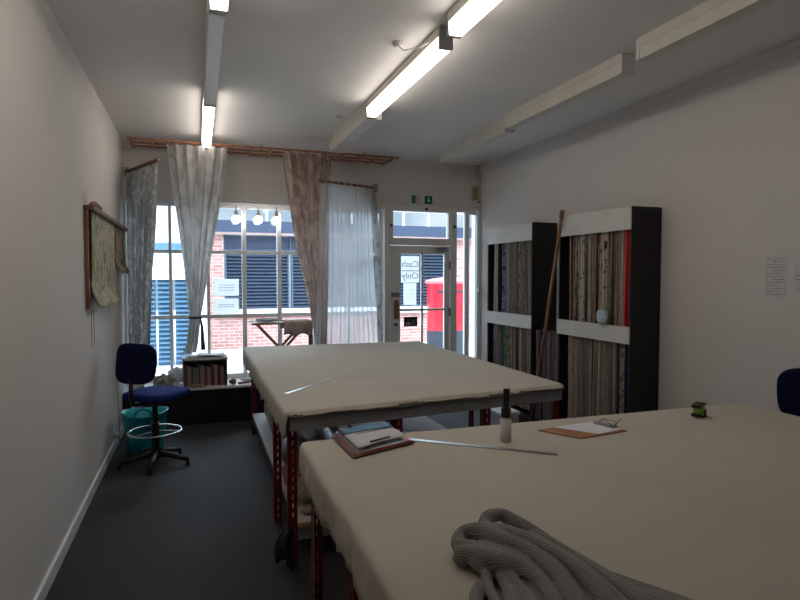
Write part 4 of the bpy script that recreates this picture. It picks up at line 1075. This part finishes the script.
crumple('red_pouch', (.36, 6.58, Z0), .045, .04, .03, mat('red_brown_leather', (.16, .05, .035), .6), 'small red-brown pouch on the ledge right of the swatch box', 'pouch', 26)
crumple('paper_scrap', (.54, 6.78, Z0), .08, .05, .018, M['paper'], 'white paper scrap at the right of the ledge by the far table', 'paper', 27)
o = B().bar((.42, 6.56, Z0 + .012), (.62, 6.66, Z0 + .012), .02, .02).done('wooden_batten', M['brownwood']); tag(o, 'short brown wooden strip on the ledge by the red-brown pouch', 'wood strip')

# folding wooden stool in the window
st = empty('folding_stool', (.92, 6.72, Z0)); tag(st, 'folding wooden luggage stool with crossed legs standing in the window', 'stool')
for y in (6.60, 6.84):
    adopt(B().bar((.64, y, 1.055), (1.22, y + (.02 if y < 6.7 else -.02), Z0 + .012), .022, .03).done('leg', M['stoolwood']), st)
    adopt(B().bar((1.20, y + .023, 1.055), (.62, y + .03, Z0 + .012), .022, .03).done('leg', M['stoolwood']), st)
adopt(B().box(.57, 1.28, 6.56, 6.60, 1.055, 1.078, .003).done('top_rail', M['stoolwood']), st); adopt(B().box(.57, 1.28, 6.84, 6.88, 1.055, 1.078, .003).done('top_rail', M['stoolwood']), st)
adopt(B().box(.57, 1.28, 6.601, 6.839, 1.068, 1.076).done('top_cloth', M['offwhite']), st)
q = B(); g = []
pr = [(6.575, .93), (6.552, .95), (6.548, 1.0), (6.548, 1.07), (6.56, 1.088), (6.70, 1.085), (6.86, 1.087), (6.892, 1.07), (6.893, .98)]
for k in range(21):
    x = .93 + .33 * k / 20; g.append([(x, y + .003 * math.sin(k * .8 + z * 9), z + (.012 * math.sin(k * .6) if z < .96 else 0)) for y, z in pr])
q.sheet(g, .004); o = q.done('folded_cloth', cloth('brown_grey_print', (.56, .48, .44), (.42, .33, .29), 16, .5, .06, .2), None, True); tag(o, 'brown and grey patterned cloth draped over the folding stool', 'cloth')
crumple('folded_cloth', (.76, 6.70, 1.078), .13, .07, .022, cloth('pale_blue_cloth', (.50, .58, .62), (.40, .44, .50), 14, .5, .05, .3), 'pale blue and white cloth on the left of the folding stool', 'cloth', 31)
box_ = B().box(1.215, 1.265, 6.565, 6.60, Z0, .93, .003).done('wooden_plank', M['brownwood']); tag(box_, 'upright brown wooden plank behind the brown curtain under the draped cloth', 'plank')

# ------------------------------------------------------------------ world and lights
W = bpy.data.worlds.new('sky'); S.world = W; W.use_nodes = True; nt = W.node_tree; nt.nodes.clear()
o_ = nt.nodes.new('ShaderNodeOutputWorld'); bg = nt.nodes.new('ShaderNodeBackground')
tc = nt.nodes.new('ShaderNodeTexCoord'); no = nt.nodes.new('ShaderNodeTexNoise'); no.inputs['Scale'].default_value = 6; no.inputs['Detail'].default_value = 5
cr_ = nt.nodes.new('ShaderNodeValToRGB'); cr_.color_ramp.elements[0].position = .42; cr_.color_ramp.elements[1].position = .62
cr_.color_ramp.elements[0].color = (.42, .55, .66, 1); cr_.color_ramp.elements[1].color = (.76, .86, .96, 1)
nt.links.new(tc.outputs['Generated'], no.inputs['Vector']); nt.links.new(no.outputs['Fac'], cr_.inputs[0]); nt.links.new(cr_.outputs[0], bg.inputs['Color'])
sp = nt.nodes.new('ShaderNodeSeparateXYZ'); mr = nt.nodes.new('ShaderNodeMapRange'); mr.interpolation_type = 'SMOOTHSTEP'
mr.inputs[1].default_value = .11; mr.inputs[2].default_value = .34; mr.inputs[3].default_value = 1.05; mr.inputs[4].default_value = 8.5   # thin bright band low down, brighter cloud overhead
nt.links.new(tc.outputs['Generated'], sp.inputs[0]); nt.links.new(sp.outputs[2], mr.inputs[0]); nt.links.new(mr.outputs[0], bg.inputs['Strength']); nt.links.new(bg.outputs[0], o_.inputs[0])

# ------------------------------------------------------------------ camera
yaw, pitch = .3424, .0408
cy, sy, cp_, sp_ = math.cos(yaw), math.sin(yaw), math.cos(pitch), math.sin(pitch)
F = Vector((sy * cp_, cy * cp_, -sp_)); R_ = Vector((cy, -sy, 0)); U = R_.cross(F)
cam = bpy.data.cameras.new('camera'); cam.sensor_width = 36; cam.lens = 569.24 / 800 * 36; cam.clip_start = .02
co = bpy.data.objects.new('camera', cam); COL.objects.link(co)
co.matrix_world = Matrix(((R_.x, U.x, -F.x, 0), (R_.y, U.y, -F.y, 0), (R_.z, U.z, -F.z, 1.6), (0, 0, 0, 1)))
S.camera = co
vs = S.view_settings
S.display_settings.display_device = 'sRGB'
vs.view_transform = 'Standard'; vs.look = 'None'; vs.gamma = 1; vs.use_curve_mapping = False; vs.exposure = 0.25
